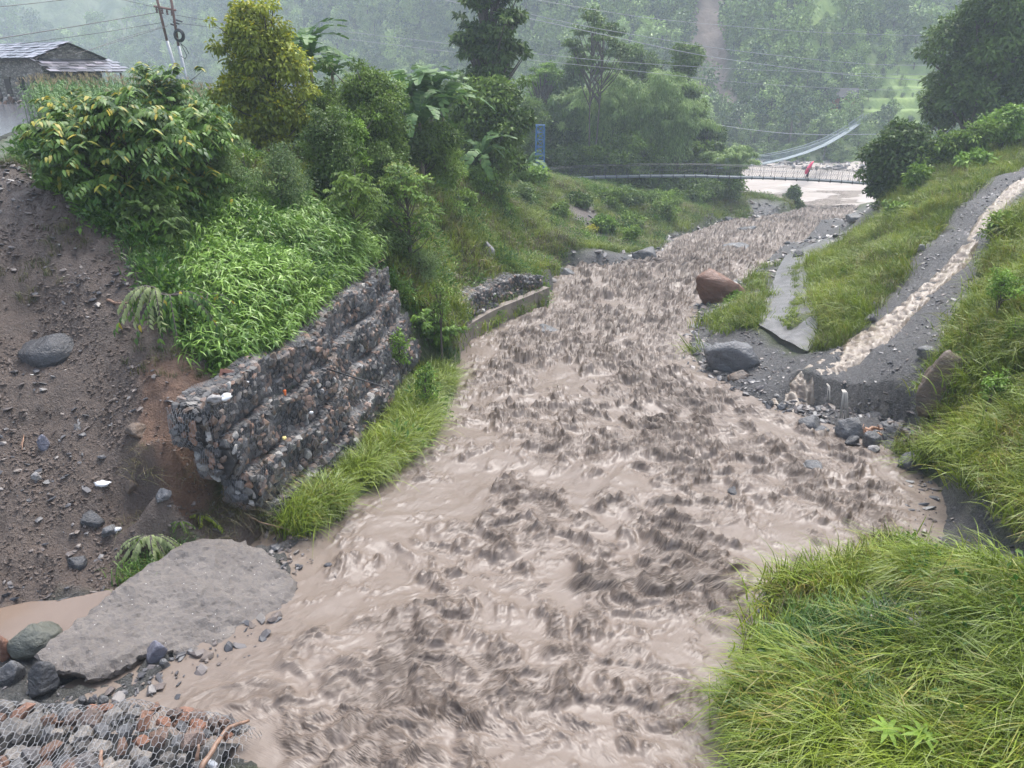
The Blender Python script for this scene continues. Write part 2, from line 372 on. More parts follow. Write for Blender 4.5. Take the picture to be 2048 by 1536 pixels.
# ------------------------------------------------------------------ ground sheet
def grid_faces(nr, nc):
    a = (np.arange(nr-1)[:, None]*nc+np.arange(nc-1)[None, :]).ravel()
    return np.stack([a, a+1, a+nc+1, a+nc], 1)
t = NT('ground'); c = t.coord(); a1 = t.attr('zc1'); s1 = t.n('ShaderNodeSeparateColor'); t.l(a1.outputs['Color'], s1.inputs[0])
gpos = c
n_big = t.noise(.9, 6, .6, gpos); n_mid = t.noise(5, 6, .65, gpos); n_f = t.noise(26, 5, .6, gpos)
green = t.ramp(n_mid, [(.3, (.026, .035, .012)), (.7, (.075, .10, .025))])
earth = t.ramp(n_big, [(.3, (.078, .055, .043)), (.5, (.112, .080, .062)), (.72, (.155, .115, .090))])
earth = t.mix(t.math('MULTIPLY', n_mid, .55), earth, (.075, .064, .060))
orange = t.ramp(n_mid, [(.25, (0.111, 0.064, 0.043)), (.75, (0.204, 0.115, 0.072))])
chips = t.vor(17, gpos, out='Color'); chd = t.vor(17, gpos, 'DISTANCE_TO_EDGE')
chipm = t.math('GREATER_THAN', t.noise(3.5, 3, .5, gpos), .53)
chipc = t.mix(.7, chips, (.13, .13, .14)); chipc = t.mix(1.0, chipc, (.35, .33, .32), 'MULTIPLY')
gravel = t.ramp(t.vor(30, gpos, out='Color'), [(.0, (0.043, 0.042, 0.043)), (.6, (0.072, 0.070, 0.072)), (1, (0.140, 0.136, 0.136))])
gravel = t.mix(t.math('MULTIPLY', n_mid, .6), gravel, (0.068, 0.064, 0.063))
col = t.mix(s1.outputs[0], green, earth)
col = t.mix(s1.outputs[1], col, orange)
col = t.mix(s1.outputs[2], col, gravel)
ha = t.math('ADD', t.math('MULTIPLY', n_f, .7), t.math('MULTIPLY', t.noise(60, 3, .6, gpos), .3))
ha = t.math('ADD', ha, t.math('MULTIPLY', n_mid, 1.5))
m_ground = t.set(col, t.ramp(n_f, [(.3, .38), (.7, .75)]), t.bump(ha, 1.0, .10))
zc1 = np.stack([np.maximum(Z['earth'], Z['bare1']), Z['orange'], np.clip(Z['mud']*.9+Z['ramp']+Z['lip']+Z['gap']+Z['bare1']*.25+Z['bare2']+Z['bare3']+Z['bare4'], 0, 1)], -1).reshape(-1, 3)
me = mesh_np('ground', np.stack([GX, GY, H], -1), grid_faces(NR, NC), [m_ground], True, {'zc1': zc1})
tag(obj('ground', me), kind='structure')
# wide apron under and beyond, so that the ground also reaches outside the frame
# ------------------------------------------------------------------ water
def water_mat(name, c1, c2, fscale=1.0):
    t = NT(name); c = t.coord(); at = t.attr('tb').outputs['Fac']
    n1 = t.noise(1.6*fscale, 6, .65, c, .6); n2 = t.noise(9*fscale, 6, .62, c, .5); n3 = t.noise(34*fscale, 5, .6, c, .4)
    col = t.mix(t.ramp(t.math('ADD', t.math('MULTIPLY', at, .8), t.math('MULTIPLY', n2, .4)), [(.16, 0.0), (1.0, 1.0)]), c1, c2)
    col = t.mix(t.ramp(n1, [(.35, 0.0), (.75, .35)]), col, tuple(k*.8 for k in c1))
    h = t.math('ADD', t.math('MULTIPLY', n2, t.math('ADD', .25, at)), t.math('MULTIPLY', n3, t.math('ADD', .12, t.math('MULTIPLY', at, .4))))
    m = t.set(col, t.math('ADD', .44, t.math('MULTIPLY', at, .25)), t.bump(h, .5, .03), spec=.45)
    return m
m_water = water_mat('muddy_water', (.170, .134, .109), (.052, .035, .025))
def waves(X, Y):
    # X, Y metres; the current runs along Y
    wx = X+fbm(X*.5, Y*.3, 3, 3)*.8; wy = Y+fbm(X*.45, Y*.4, 3, 8)*1.0
    patch = .85*fbm(wx*.32, wy*.22, 3, 41)+.40*fbm(wx*.95, wy*.75, 3, 47)+.45*fbm(wx*2.6, wy*2.2, 3, 49)
    tb = sstep(-.28, .20, patch+.12*sstep(14, 32, Y))
    swell = fbm(wx*.5, wy*.5, 3, 61)*.26
    qx = X+fbm(X*1.3, Y*1.1, 3, 5)*.55; qy = Y+fbm(X*1.2, Y*1.5, 3, 6)*.55
    big = 1-np.abs(noise(qx*.75, qy*1.25, 71))*2.2; mid = 1-np.abs(fbm(qx*1.7, qy*2.9, 2, 72, .5))*3.0; sml = 1-np.abs(fbm(qx*4.2, qy*7.5, 2, 73, .5))*3.0
    big = np.clip(big, 0, 1)**1.6; mid = np.clip(mid, 0, 1)**1.7; sml = np.clip(sml, 0, 1)**1.8
    h = swell+.24*tb*big*(1+.6*sstep(16, 45, Y))+.070*(.12+tb)*mid*(.5+.8*big)+.020*(.3+tb)*sml*(.4+mid)
    # churned mud and painted crest shade: thin ragged crescents, crowded where the water boils
    e1 = 1-np.abs(fbm(qx*2.6+2, qy*5.2, 3, 91, .62))*3.6; e2 = 1-np.abs(fbm(qx*5.5+7, qy*10.5, 3, 95, .62))*3.4
    gate = noise(X*2.2, Y*2.6, 9)*.5+noise(X*5.1, Y*6.3, 10)*.35
    l1 = sstep(.30, .80, e1+.45*gate-.40*(1-tb)-.08); l2 = sstep(.35, .80, e2+.55*gate-.52*(1-tb)-.05)
    m = np.clip(.34*sstep(-.1, .45, patch+.35*gate)+.66*l1*(.4+.6*tb)+.40*l2*(.35+.65*tb), 0, 1)
    h = h+.018*l1+.010*l2
    return h, m
NWR, NWC = 860, 600
ys = 4.2*np.exp(np.linspace(0, math.log(112/4.2), NWR)); us = np.linspace(0, 1, NWC)
WY = np.repeat(ys[:, None], NWC, 1); xlw = xl(ys)-1.2; xrw = xr(ys)+1.2
WX = xlw[:, None]*(1-us)+xrw[:, None]*us
wh, tb = waves(WX, WY)
edge = np.minimum(WX-xl(WY), xr(WY)-WX)
amp = sstep(-.4, 1.6, edge)
calm = 1-.8*np.exp(-((WX+5.2)**2+(WY-8.2)**2)/5.0)       # slack water by the tilted slab
far = np.clip(1.25-WY/120, .45, 1)
WZ = zw(WY)+wh*amp*calm*np.clip(.55+WY/60, .55, 1.15)
tb = np.clip(tb*np.clip(.3+amp, 0, 1)*calm, 0, 1)
WZ = np.where(WY > 95, WZ*(1-sstep(95, 100, WY))+(-17.02)*sstep(95, 100, WY), WZ)
me = mesh_np('stream', np.stack([WX, WY, WZ], -1), grid_faces(NWR, NWC), [m_water], True, {'tb': tb.ravel()})
tag(obj('stream', me), kind='structure')
# broad river beyond the confluence
nx, ny = 420, 240
X, Yg = np.meshgrid(np.linspace(-160, 190, nx), 84+np.linspace(0, 1, ny)**1.2*110)
rh = fbm(X*.12, Yg*.25, 4, 7)*.55+ridged(X*.35, Yg*.9, 4, 17)*.28*sstep(-.1, .3, fbm(X*.05, Yg*.08, 3, 27))
m_river = water_mat('river_water', (.34, .295, .265), (.19, .155, .13), .35)
me = mesh_np('river', np.stack([X, Yg, -17.1+rh], -1), grid_faces(ny, nx), [m_river], True, {'tb': np.clip(.1+fbm(X*.08, Yg*.3, 3, 37), 0, 1).ravel()})
tag(obj('river', me), kind='structure')
# muddy puddle left of the slab
pp = [(-900,1330),(-900,1240),(0,1215),(100,1200),(225,1178),(225,1200),(150,1250),(60,1300)]
# ------------------------------------------------------------------ far hillside
def foot(x):
    return np.interp(x, [-400,-150,-40,20,60,80,110,160,400], [330,300,215,160,143,146,150,152,150])
def hill(X, Y):
    d = Y-foot(X)
    base = np.where(d < 0, -19, -18.6+.42*np.minimum(d, 40)+np.maximum(d-40, 0)*.85)
    s = X/np.maximum(Y, 1)
    spur = np.exp(-((s-.335-.02*np.sin(d*.03))/.05)**2)*sstep(10, 70, d)*22
    rec = -np.exp(-((s-.52)/.07)**2)*sstep(35, 110, d)*50
    scar = -np.exp(-((s-.262+.0004*np.maximum(d-20, 0))/.018)**2)*sstep(0, 40, d)*5
    r = ridged(X*.012+3, Y*.004, 4, 201)*26+fbm(X*.03, Y*.03, 5, 207)*9
    z = base+spur+rec+scar+(r-14)*sstep(5, 90, d)
    return z
def terr_m(X, Y, d):   # where the terraced fields are
    s = X/Y
    return sstep(.40, .47, s)*sstep(2, 10, d)*(1-sstep(38, 52, d))
nx, ny = 520, 360
X, Yh = np.meshgrid(np.linspace(-1, 1, nx), np.linspace(0, 1, ny))
Yh = 120+Yh**1.4*300; X = X*(Yh*.95+60)
HZ = hill(X, Yh)
dd = Yh-foot(X); tm = terr_m(X, Yh, dd)
st = np.floor(HZ/2.2)*2.2+sstep(.72, 1, (HZ/2.2) % 1)*2.2
HZ = HZ*(1-tm)+st*tm
def hillz(x, y):
    z = hill(x, y); d = y-foot(x); tmm = terr_m(x, y, d)
    s_ = np.floor(z/2.2)*2.2+sstep(.72, 1, (z/2.2) % 1)*2.2
    return z*(1-tmm)+s_*tmm
s_ = X/Yh
wob = fbm(X*.05, Yh*.05, 3, 3)*.03
def scar_m(x, y):
    s = x/y; d = y-foot(x); wb = fbm(x*.05, y*.05, 4, 3, .65)*.022
    c = .258-.0004*np.maximum(d-20, 0)
    return np.exp(-((s-c+wb)/(.029+.006*np.sin(d*.09)))**8)*sstep(8, 25, d)
def ridge_m(x, y):
    s = x/y; d = y-foot(x); wb = fbm(x*.05, y*.05, 3, 13)*.02
    c = .40-.0011*np.clip(d-20, 0, 90)
    return np.exp(-((s-c+wb)/.028)**4)*sstep(18, 30, d)
scm = scar_m(X, Yh); rgm = ridge_m(X, Yh)
rock = np.clip(1-sstep(0, 3.5, dd+fbm(X*.2, Yh*.2, 2, 3)*2), 0, 1)*(dd > -12)
t = NT('hillside'); c = t.coord(); a1 = t.attr('hc'); s1 = t.n('ShaderNodeSeparateColor'); t.l(a1.outputs['Color'], s1.inputs[0])
nb = t.noise(.05, 6, .6, c); nm = t.noise(.5, 5, .6, c)
gr = t.ramp(nm, [(.3, (.030, .048, .016)), (.7, (.07, .105, .030))])
gr = t.mix(s1.outputs[1], gr, t.ramp(nm, [(.3, (.13, .21, .04)), (.7, (.24, .33, .07))]))
sc_ = t.ramp(t.noise(.25, 8, .7, c, .5), [(.3, (.13, .095, .08)), (.7, (.30, .225, .19))])
gr = t.mix(s1.outputs[0], gr, sc_)
m_hill = t.set(gr, .8, t.bump(nm, .6, .6))
hc = np.stack([np.clip(scm+rock, 0, 1), np.clip(rgm+tm*.9, 0, 1), 0*scm], -1).reshape(-1, 3)
me = mesh_np('hillside', np.stack([X, Yh, HZ], -1), grid_faces(ny, nx), [m_hill], True, {'hc': hc})
tag(obj('hillside', me), kind='structure')
# ------------------------------------------------------------------ self-contained scatter: prototypes and points live in one mesh
def scatter(name, protos, pts, rots, scls, picks, mats, modname='scatter'):
    """protos: list of (V, F(list or array), midx or None, attrs dict lc)"""
    V = []; Fq = []; MI = []; PID = []; LC = []
    b = 0
    for k, (v, f, mi, lc) in enumerate(protos):
        v = np.asarray(v, float).reshape(-1, 3); V.append(v); PID.append(np.full(len(v), k))
        Fq += [tuple(int(i)+b for i in q) for q in f]; MI += list(mi) if mi is not None else [0]*len(f)
        LC.append(lc if lc is not None else np.zeros((len(v), 3))); b += len(v)
    n = len(pts); V.append(np.asarray(pts, float)); PID.append(np.full(n, -1)); LC.append(np.zeros((n, 3)))
    m = b
    me = mesh_np(name, np.concatenate(V), Fq, mats, False, {'lc': np.concatenate(LC)}, MI)
    at = me.attributes.new('pid', 'INT', 'POINT'); at.data.foreach_set('value', np.concatenate(PID).astype(np.int32))
    at = me.attributes.new('pick', 'INT', 'POINT'); at.data.foreach_set('value', np.r_[np.zeros(m), picks].astype(np.int32))
    at = me.attributes.new('rot', 'FLOAT_VECTOR', 'POINT'); at.data.foreach_set('vector', np.concatenate([np.zeros((m, 3)), rots]).astype(np.float32).ravel())
    at = me.attributes.new('scl', 'FLOAT_VECTOR', 'POINT'); at.data.foreach_set('vector', np.concatenate([np.ones((m, 3)), scls]).astype(np.float32).ravel())
    G = bpy.data.node_groups.new(modname, 'GeometryNodeTree')
    G.interface.new_socket('Geometry', in_out='INPUT', socket_type='NodeSocketGeometry')
    G.interface.new_socket('Geometry', in_out='OUTPUT', socket_type='NodeSocketGeometry')
    N = G.nodes; L = G.links; gi = N.new('NodeGroupInput'); go = N.new('NodeGroupOutput')
    def na(nm, ty):
        q = N.new('GeometryNodeInputNamedAttribute'); q.data_type = ty; q.inputs[0].default_value = nm; return q.outputs[0]
    pid = na('pid', 'INT')
    def sep(k):
        c = N.new('FunctionNodeCompare'); c.data_type = 'INT'; c.operation = 'EQUAL'
        ins = [s for s in c.inputs if s.type == 'INT']; L.new(pid, ins[0]); ins[1].default_value = k
        s = N.new('GeometryNodeSeparateGeometry'); s.domain = 'POINT'; L.new(gi.outputs[0], s.inputs[0]); L.new(c.outputs[0], s.inputs[1]); return s.outputs[0]
    J = N.new('GeometryNodeJoinGeometry')
    for k in range(len(protos)):
        q = N.new('GeometryNodeGeometryToInstance'); L.new(sep(k), q.inputs[0]); L.new(q.outputs[0], J.inputs[0])
    ip = N.new('GeometryNodeInstanceOnPoints'); L.new(sep(-1), ip.inputs['Points']); L.new(J.outputs[0], ip.inputs['Instance'])
    ip.inputs['Pick Instance'].default_value = True; L.new(na('pick', 'INT'), ip.inputs['Instance Index'])
    er = N.new('FunctionNodeEulerToRotation'); L.new(na('rot', 'FLOAT_VECTOR'), er.inputs[0]); L.new(er.outputs[0], ip.inputs['Rotation'])
    L.new(na('scl', 'FLOAT_VECTOR'), ip.inputs['Scale']); L.new(ip.outputs[0], go.inputs[0])
    o = obj(name, me); md = o.modifiers.new(modname, 'NODES'); md.node_group = G
    return o
def sample_poly(poly, dens, rng, gap=None, maxn=400000):
    """random points of a world polygon, dens per square metre; returns N x 3 on the ground"""
    P = np.array(poly); x0, y0 = P.min(0); x1, y1 = P.max(0); n = int(min(maxn, (x1-x0)*(y1-y0)*dens))
    x = rng.uniform(x0, x1, n); y = rng.uniform(y0, y1, n); k = inpoly(x, y, poly)
    x, y = x[k], y[k]
    if gap is not None: k = gap(x, y); x, y = x[k], y[k]
    return np.stack([x, y, hgt(x, y)], 1)
# ------------------------------------------------------------------ stones
import bmesh
def hull_stone(seed, n=13, sq=(1, .8, .6)):
    rg = random.Random(seed); bm = bmesh.new()
    for _ in range(n):
        v = Vector((rg.gauss(0, 1), rg.gauss(0, 1), rg.gauss(0, 1))).normalized()*rg.uniform(.8, 1)
        bm.verts.new((v.x*.5*sq[0], v.y*.5*sq[1], v.z*.5*sq[2]))
    r = bmesh.ops.convex_hull(bm, input=bm.verts)
    bmesh.ops.delete(bm, geom=[x for x in bm.verts if not x.link_faces], context='VERTS')
    bm.verts.index_update(); V = [tuple(v.co) for v in bm.verts]; Fc = [tuple(v.index for v in f.verts) for f in bm.faces]; bm.free()
    return V, Fc
def boulder_mesh(name, seed, dims, mat, sub=4, planes=12, noise_a=.06, smooth=True):
    bm = bmesh.new(); bmesh.ops.create_icosphere(bm, subdivisions=sub, radius=1)
    co = np.array([v.co for v in bm.verts]); fc = np.array([[v.index for v in f.verts] for f in bm.faces]); bm.free()
    rg = np.random.default_rng(seed); N = rg.normal(size=(planes, 3)); N /= np.linalg.norm(N, axis=1)[:, None]; D = rg.uniform(.58, .96, planes)
    dots = co@N.T; r = np.where(dots > .05, D/np.maximum(dots, .05), 9).min(1); r = np.minimum(r, 1.1)
    c = co*r[:, None]
    nz = fbm(c[:, 0]*2+c[:, 2]*1.3+seed, c[:, 1]*2-c[:, 2]*1.7, 5, seed)*noise_a*2+(ridged(c[:, 0]*1.2+c[:, 2]*3, c[:, 1]*1.2+c[:, 2]*3, 3, seed+5)-.6)*noise_a
    c = c*(1+nz)[:, None]
    c = c*np.array(dims)/2/np.abs(c).max(0)
    return mesh_np(name, c, fc, [mat], smooth)
STONE = []
t = NT('stone_mixed'); c = t.coord(); oi = t.n('ShaderNodeObjectInfo').outputs['Random']
col = t.ramp(oi, [(0, (.035, .035, .038)), (.25, (.07, .07, .072)), (.45, (.12, .115, .11)), (.6, (.085, .065, .05)), (.74, (.17, .115, .085)), (.86, (.24, .145, .10)), (.94, (.24, .23, .215)), (1, (.40, .39, .37))])
nn = t.noise(9, 6, .65, c); col = t.mix(.8, col, t.ramp(nn, [(.25, (.55, .55, .55)), (.75, (1.35, 1.3, 1.25))]), 'MULTIPLY')
m_stone = t.set(col, t.ramp(nn, [(.3, .3), (.8, .6)]), t.bump(t.noise(22, 5, .6, c), .6, .02))
t = NT('stone_rubble'); c = t.coord(); oi = t.n('ShaderNodeObjectInfo').outputs['Random']
col = t.ramp(oi, [(0, (.045, .045, .05)), (.4, (.085, .083, .088)), (.75, (.12, .10, .092)), (.92, (.15, .12, .10)), (.985, (.20, .195, .19)), (1, (.36, .35, .33))])
m_rubble = t.set(col, .38, t.bump(t.noise(20, 4, .6, c), .4, .01))
STONEM = []
for k in range(10):
    sq = [(1, .8, .6), (1.1, .7, .5), (1, .9, .75), (1.2, .65, .55), (.9, .9, .5)][k % 5]
    V, Fc = hull_stone(500+k, 12+k % 4, sq); STONE.append((V, Fc)); STONEM.append(mesh_np('stone', V, Fc, [m_stone]))
m_wire = simple('galvanised_wire', (.20, .20, .205), .6, .2, 3, .1)
m_core = simple('basket_fill', (.045, .043, .042), .8, .4, 8, .8, 12)
def hexnet(fn, L, Q, cell=.09, rad=.005, jit=.0, rng=random.Random(1)):
    """hexagonal wire over the sheet fn(s, q) -> Vector, s in 0..L, q in 0..Q; each wire a thin prism"""
    mb = MB(); w_, h_ = cell, cell*.62
    ns = int(L/w_); nq = int(Q/h_)
    def node(i, j, k):
        s = (i+(.5 if j % 2 else 0)+(.27 if k else -.0))*w_; q = j*h_
        return fn(min(max(s, 0), L), min(max(q, 0), Q))
    for j in range(nq):
        for i in range(ns):
            a = fn(min((i+(.5 if j % 2 else 0))*w_, L), j*h_); b = fn(min((i+.36+(.5 if j % 2 else 0))*w_, L), j*h_)
            c1 = fn(min((i+.5+(.5 if j % 2 else 0))*w_, L), min((j+1)*h_, Q)); c0 = fn(max(min((i-.14+(.5 if j % 2 else 0))*w_, L), 0), min((j+1)*h_, Q))
            for p, q in ((a, b), (b, c1), (a, c0)):
                d = q-p
                if d.length < 1e-4: continue
                d.normalize(); u = d.orthogonal().normalized(); v = d.cross(u)
                base = len(mb.v)
                for e in (p, q):
                    for tt in range(3):
                        an = tt*2.0944; mb.v.append(tuple(e+(u*math.cos(an)+v*math.sin(an))*rad))
                for tt in range(3):
                    t2 = (tt+1) % 3; mb.f.append((base+tt, base+t2, base+3+t2, base+3+tt)); mb.m.append(0)
    return mb
def stone_at(P, N, size, rg, root, parts, Tn=None):
    parts.append((P, N, size, rg.randrange(10), rg.uniform(0, 6.28), rg.uniform(-.35, .35)))
def place_stones(lst, root, name='stone', maxn=300, fill_name='stone_fill'):
    """largest in view become objects, the rest one joined mesh"""
    def vis(e): 
        P = e[0]; return -e[2]/max(P.length, 1)
    lst = sorted(lst, key=vis)
    for k, (P, N, s, pk, a, b) in enumerate(lst[:maxn]):
        o = obj(name, STONEM[pk], root); M = N.to_track_quat('Z', 'Y').to_matrix() @ Matrix.Rotation(a, 3, 'Z') @ Matrix.Rotation(b, 3, 'X')
        o.matrix_local = Matrix.Translation(P-root.location) @ M.to_4x4() @ Matrix.Diagonal((s, s, s, 1))
    rest = lst[maxn:]
    if rest:
        pts = np.array([tuple(e[0]-root.location) for e in rest]); rots = []
        for P, N, s, pk, a, b in rest:
            e = (N.to_track_quat('Z', 'Y').to_matrix() @ Matrix.Rotation(a, 3, 'Z') @ Matrix.Rotation(b, 3, 'X')).to_euler(); rots.append(tuple(e))
        o = scatter(fill_name, [(v, f, None, None) for v, f in STONE], pts, np.array(rots), np.array([[e[2]]*3 for e in rest]), [e[3] for e in rest], [m_stone])
        o.parent = root; o['kind'] = 'stuff'
class Path2:
    def __init__(s, pts):
        s.p = np.array(pts, float); d = np.r_[0, np.cumsum(np.linalg.norm(np.diff(s.p, axis=0), axis=1))]; s.d = d; s.L = d[-1]
    def at(s, t): return np.array([np.interp(t, s.d, s.p[:, k]) for k in range(s.p.shape[1])])
    def nrm(s, t):
        a, b = s.at(max(t-.4, 0)), s.at(min(t+.4, s.L)); d = (b-a)[:2]; d /= np.linalg.norm(d)+1e-9; return np.array([d[1], -d[0]])   # to the right of travel
def smooth_path(pts, n=24):
    p = Path2(pts); q = np.array([p.at(t) for t in np.linspace(0, p.L, n)])
    for _ in range(3): q[1:-1] = (q[:-2]+2*q[1:-1]+q[2:])/4
    return Path2(q)
def gabion(label, path, tiers, th, step, depth, zoff, group, seed, cell=.09, size=(.15, .30), end=True, spacing=.155, maxn=300, wall_thing=None, starts=None):
    """path: x, y, z of the top front edge; tiers go down th each and out step each (to the right)"""
    rg = random.Random(seed); P0 = path.at(0)
    root = thing('gabion_wall', label, 'gabion wall', tuple(P0[:2])+(float(P0[2])-tiers*th,), group=group)
    stones = []
    for k in range(tiers):
        s0 = (starts or [0]*tiers)[k]; L = path.L-s0
        def base(s, out, dz, k=k, s0=s0):
            a = path.at(s+s0); n = path.nrm(s+s0); bul = .13*math.sin(s*1.7+k)+.07*math.sin(s*4.3+k*2)
            sag = .09*math.sin(s*1.1+k*1.1)+.04*math.sin(s*3.7)
            return Vector((a[0]+n[0]*(k*step+out), a[1]+n[1]*(k*step+out), a[2]-k*th+dz+sag)), Vector((n[0], n[1], 0)), bul
        dep = depth if k == 0 else step+.25
        def sheet(s, q, lift=0.0):
            if q < dep: 
                P, n, b = base(s, -dep+q+b_(q, dep)*0, 0); P.z += .04*math.sin(q*9+s*3)+lift; return P
            h = q-dep; P, n, b = base(s, 0, -h); return P+n*(b*math.sin(min(h/th, 1)*math.pi)+.05*math.sin(h/th*math.pi)+lift)
        b_ = lambda q, d: 0
        Qt = dep+th
        mb = MB(); ns = max(8, int(L/.4)); nq = 6; qs = [0, dep*.5, dep-.03, dep+.06, dep+th*.5, dep+th]
        for i in range(ns+1):
            s = L*i/ns
            for q in qs: mb.v.append(tuple(sheet(s, q, -.07)-root.location))
            Pb, _, _ = base(s, -dep, -th); mb.v.append(tuple(Pb-root.location))
        m_ = len(qs)+1
        for i in range(ns):
            for j in range(m_-1): a = i*m_+j; mb.f.append((a, a+1, a+m_+1, a+m_)); mb.m.append(0)
        mb.f.append(tuple(reversed(range(m_)))); mb.m.append(0); mb.f.append(tuple(ns*m_+j for j in range(m_))); mb.m.append(0)
        bk = mb.build('basket', m_core, root)
        q = 0.05
        while q < Qt:
            s = rg.uniform(0, spacing)
            while s < L:
                sz = rg.uniform(*size)*(1.25 if rg.random() < .12 else 1)
                qq = min(max(q+rg.uniform(-.04, .04), .02), Qt-.03); P = sheet(s, qq, -.005-sz*.12)
                N = Vector((0, 0, 1)) if qq < dep else base(s, 0, 0)[1]
                stones.append((P, (N+Vector((rg.uniform(-.3, .3), rg.uniform(-.3, .3), rg.uniform(-.3, .3)))).normalized(), sz, rg.randrange(10), rg.uniform(0, 6.28), rg.uniform(-.3, .3)))
                s += spacing*rg.uniform(.75, 1.35)
            q += spacing*.85
        net = hexnet(lambda s, q: sheet(s, q, .02)-root.location, L, Qt, cell, .0030)
        if end:   # bulging end face of the basket
            def endf(u, v, lift=0):
                P, n, b = base(0, -dep-.1+u, -v); ax = Vector((n.y, -n.x, 0))
                bb = math.sin(min(max(u/(dep+.1), 0), 1)*math.pi)**.6*math.sin(min(max(v/th, 0), 1)*math.pi)**.6
                tdir = Vector((-n.y, n.x, 0)); return P-tdir*(bb*.22+lift)
            W = dep+.1; v = .05
            while v < th:
                u = .05
                while u < W:
                    sz = rg.uniform(*size); tdir = Vector((-base(0, 0, 0)[1].y, base(0, 0, 0)[1].x, 0))
                    stones.append((endf(u, v, -.05), (-tdir+Vector((rg.uniform(-.3, .3), rg.uniform(-.3, .3), rg.uniform(-.3, .3)))).normalized(), sz, rg.randrange(10), rg.uniform(0, 6.28), 0)); u += spacing*rg.uniform(.75, 1.2)
                v += spacing*.85
            e2 = hexnet(lambda s, q: endf(s, q, .03)-root.location, W, th, cell, .0030); net.add(e2.v, e2.f)
            core = MB()
            core.v = [tuple(endf(u*W/5, v*th/4, -.10)-root.location) for u in range(6) for v in range(5)]; core.f = [(u*5+v, u*5+v+1, u*5+v+6, u*5+v+5) for u in range(5) for v in range(4)]; core.m = [0]*20
            bk2 = core.build('basket_end', m_core, root)
        net.build('wire_mesh', m_wire, root)
    place_stones(stones, root, maxn=maxn)
    return root
wtop = smooth_path([(x, y, -5.62-.02*(y-12)) for x, y in WT])
gabion('grey stepped gabion wall of four caged stone tiers beside the landslide', wtop, 4, .80, .27, .55, 0, 'gabion walls', 3, starts=[0, .15, .45, .9])
f2 = [PY(912,622,26.6), PY(945,592,28.8), PY(985,570,31), PY(1035,556,33.4), PY(1088,550,35.3)]
wall2 = smooth_path([tuple(p) for p in f2])
gabion('low grey gabion wall standing on a concrete footing by the water', wall2, 2, .62, .12, 1.3, 0, 'gabion walls', 5, end=False, cell=.13, size=(.16, .28), spacing=.2, maxn=220)
# concrete footing and kerb along the water
m_conc = simple('old_concrete', (0.170, 0.140, 0.119), .6, .3, 2.0, .5, 14, bdist=.02)
cp = [PW(860,885), PW(880,800), PW(902,742), PW(926,692), PW(985,655), PW(1050,628), PW(1096,608)]
cpath = smooth_path([tuple(p) for p in cp], 36); mb = MB()
for i in range(37):
    s = cpath.L*i/36; a = cpath.at(s); n = cpath.nrm(s); hh = np.interp(s/cpath.L, [0, .4, .55, 1], [.30, .38, .75, .85]); wd = np.interp(s/cpath.L, [0, .5, 1], [.28, .3, .35])
    j = .03*math.sin(i*2.3)
    for (o_, z_) in ((0, -.8), (0, hh), (-wd, hh+j), (-wd, -.8)): mb.v.append((a[0]+n[0]*(o_+.05), a[1]+n[1]*(o_+.05), a[2]+z_))
for i in range(36):
    for j in range(3): b = i*4+j; mb.f.append((b, b+4, b+5, b+1)); mb.m.append(0)
mb.f += [(0, 1, 2, 3), (147, 146, 145, 144)]; mb.m += [0, 0]
tag(mb.build('concrete_footing', m_conc), 'brown stained concrete footing wall curving along the left water edge', 'concrete wall')
# near basket of large stones, bottom left corner
root = thing('gabion_wall', 'broken wire basket of large reddish and grey stones in the near corner', 'gabion wall', (-4.9, 6.2, -8.0), group='gabion walls')
rg = random.Random(9)
def heap(x, y):
    e = sstep(-3.0, -4.3, x)*1.0; f_ = sstep(7.15, 6.65, y)
    return -8.0+(.35+.45*e)*f_+.05*math.sin(x*5)+.04*math.sin(y*7)
lst = []; x = -7.6
for i in range(24):
    for j in range(12):
        x = -7.6+i*.19+rg.uniform(-.06, .06); y = 5.0+j*.19+rg.uniform(-.06, .06)
        if y > 7.0+.2*math.sin(x*3): continue
        if x > -3.25-.3*rg.random(): continue
        lst.append((Vector((x, y, heap(x, y)-.0)), Vector((rg.uniform(-.4, .4), rg.uniform(-.5, .3), 1)).normalized(), rg.uniform(.17, .36), rg.randrange(10), rg.uniform(0, 6.28), rg.uniform(-.4, .4)))
t = NT('stone_red'); c = t.coord(); oi = t.n('ShaderNodeObjectInfo').outputs['Random']
col = t.ramp(oi, [(0, (.08, .08, .085)), (.25, (.14, .14, .145)), (.4, (.13, .085, .065)), (.6, (.24, .115, .07)), (.68, (.14, .13, .12)), (.86, (.20, .185, .17)), (1, (.28, .25, .22))])
nn = t.noise(5, 6, .65, c); col = t.mix(.8, col, t.ramp(nn, [(.25, (.6, .6, .6)), (.75, (1.3, 1.25, 1.2))]), 'MULTIPLY')
m_red = t.set(col, .45, t.bump(t.noise(10, 6, .65, c), .7, .04))
BIG = [mesh_np('stone', *hull_stone(900+k, 16+k % 5, [(1, .8, .6), (1.1, .75, .6), (1, .9, .75)][k % 3]), [m_red]) for k in range(10)]
SV = STONEM; STONEM = BIG; place_stones(lst, root, maxn=300); STONEM = SV
net = MB()
def hs(s, q):
    x = -7.6+s; y = 7.15-q; z = heap(x, y)+.12+.04*math.sin(x*7+y*4)
    if y > 6.85: z -= (y-6.85)*1.2
    return Vector((x, y, z))-root.location
hexnet(hs, 4.4, 2.3, .11, .0034).build('wire_mesh', m_wire, root)
mb = MB(); mb.v = [tuple(Vector((-8+i*.45, 4.4+j*.42, heap(-8+i*.45, 4.4+j*.42)-.25))-root.location) for i in range(11) for j in range(7)]
mb.f = [(i*7+j, i*7+j+7, i*7+j+8, i*7+j+1) for i in range(10) for j in range(6)]; mb.m = [0]*60
mb.build('basket', m_core, root, smooth=True)
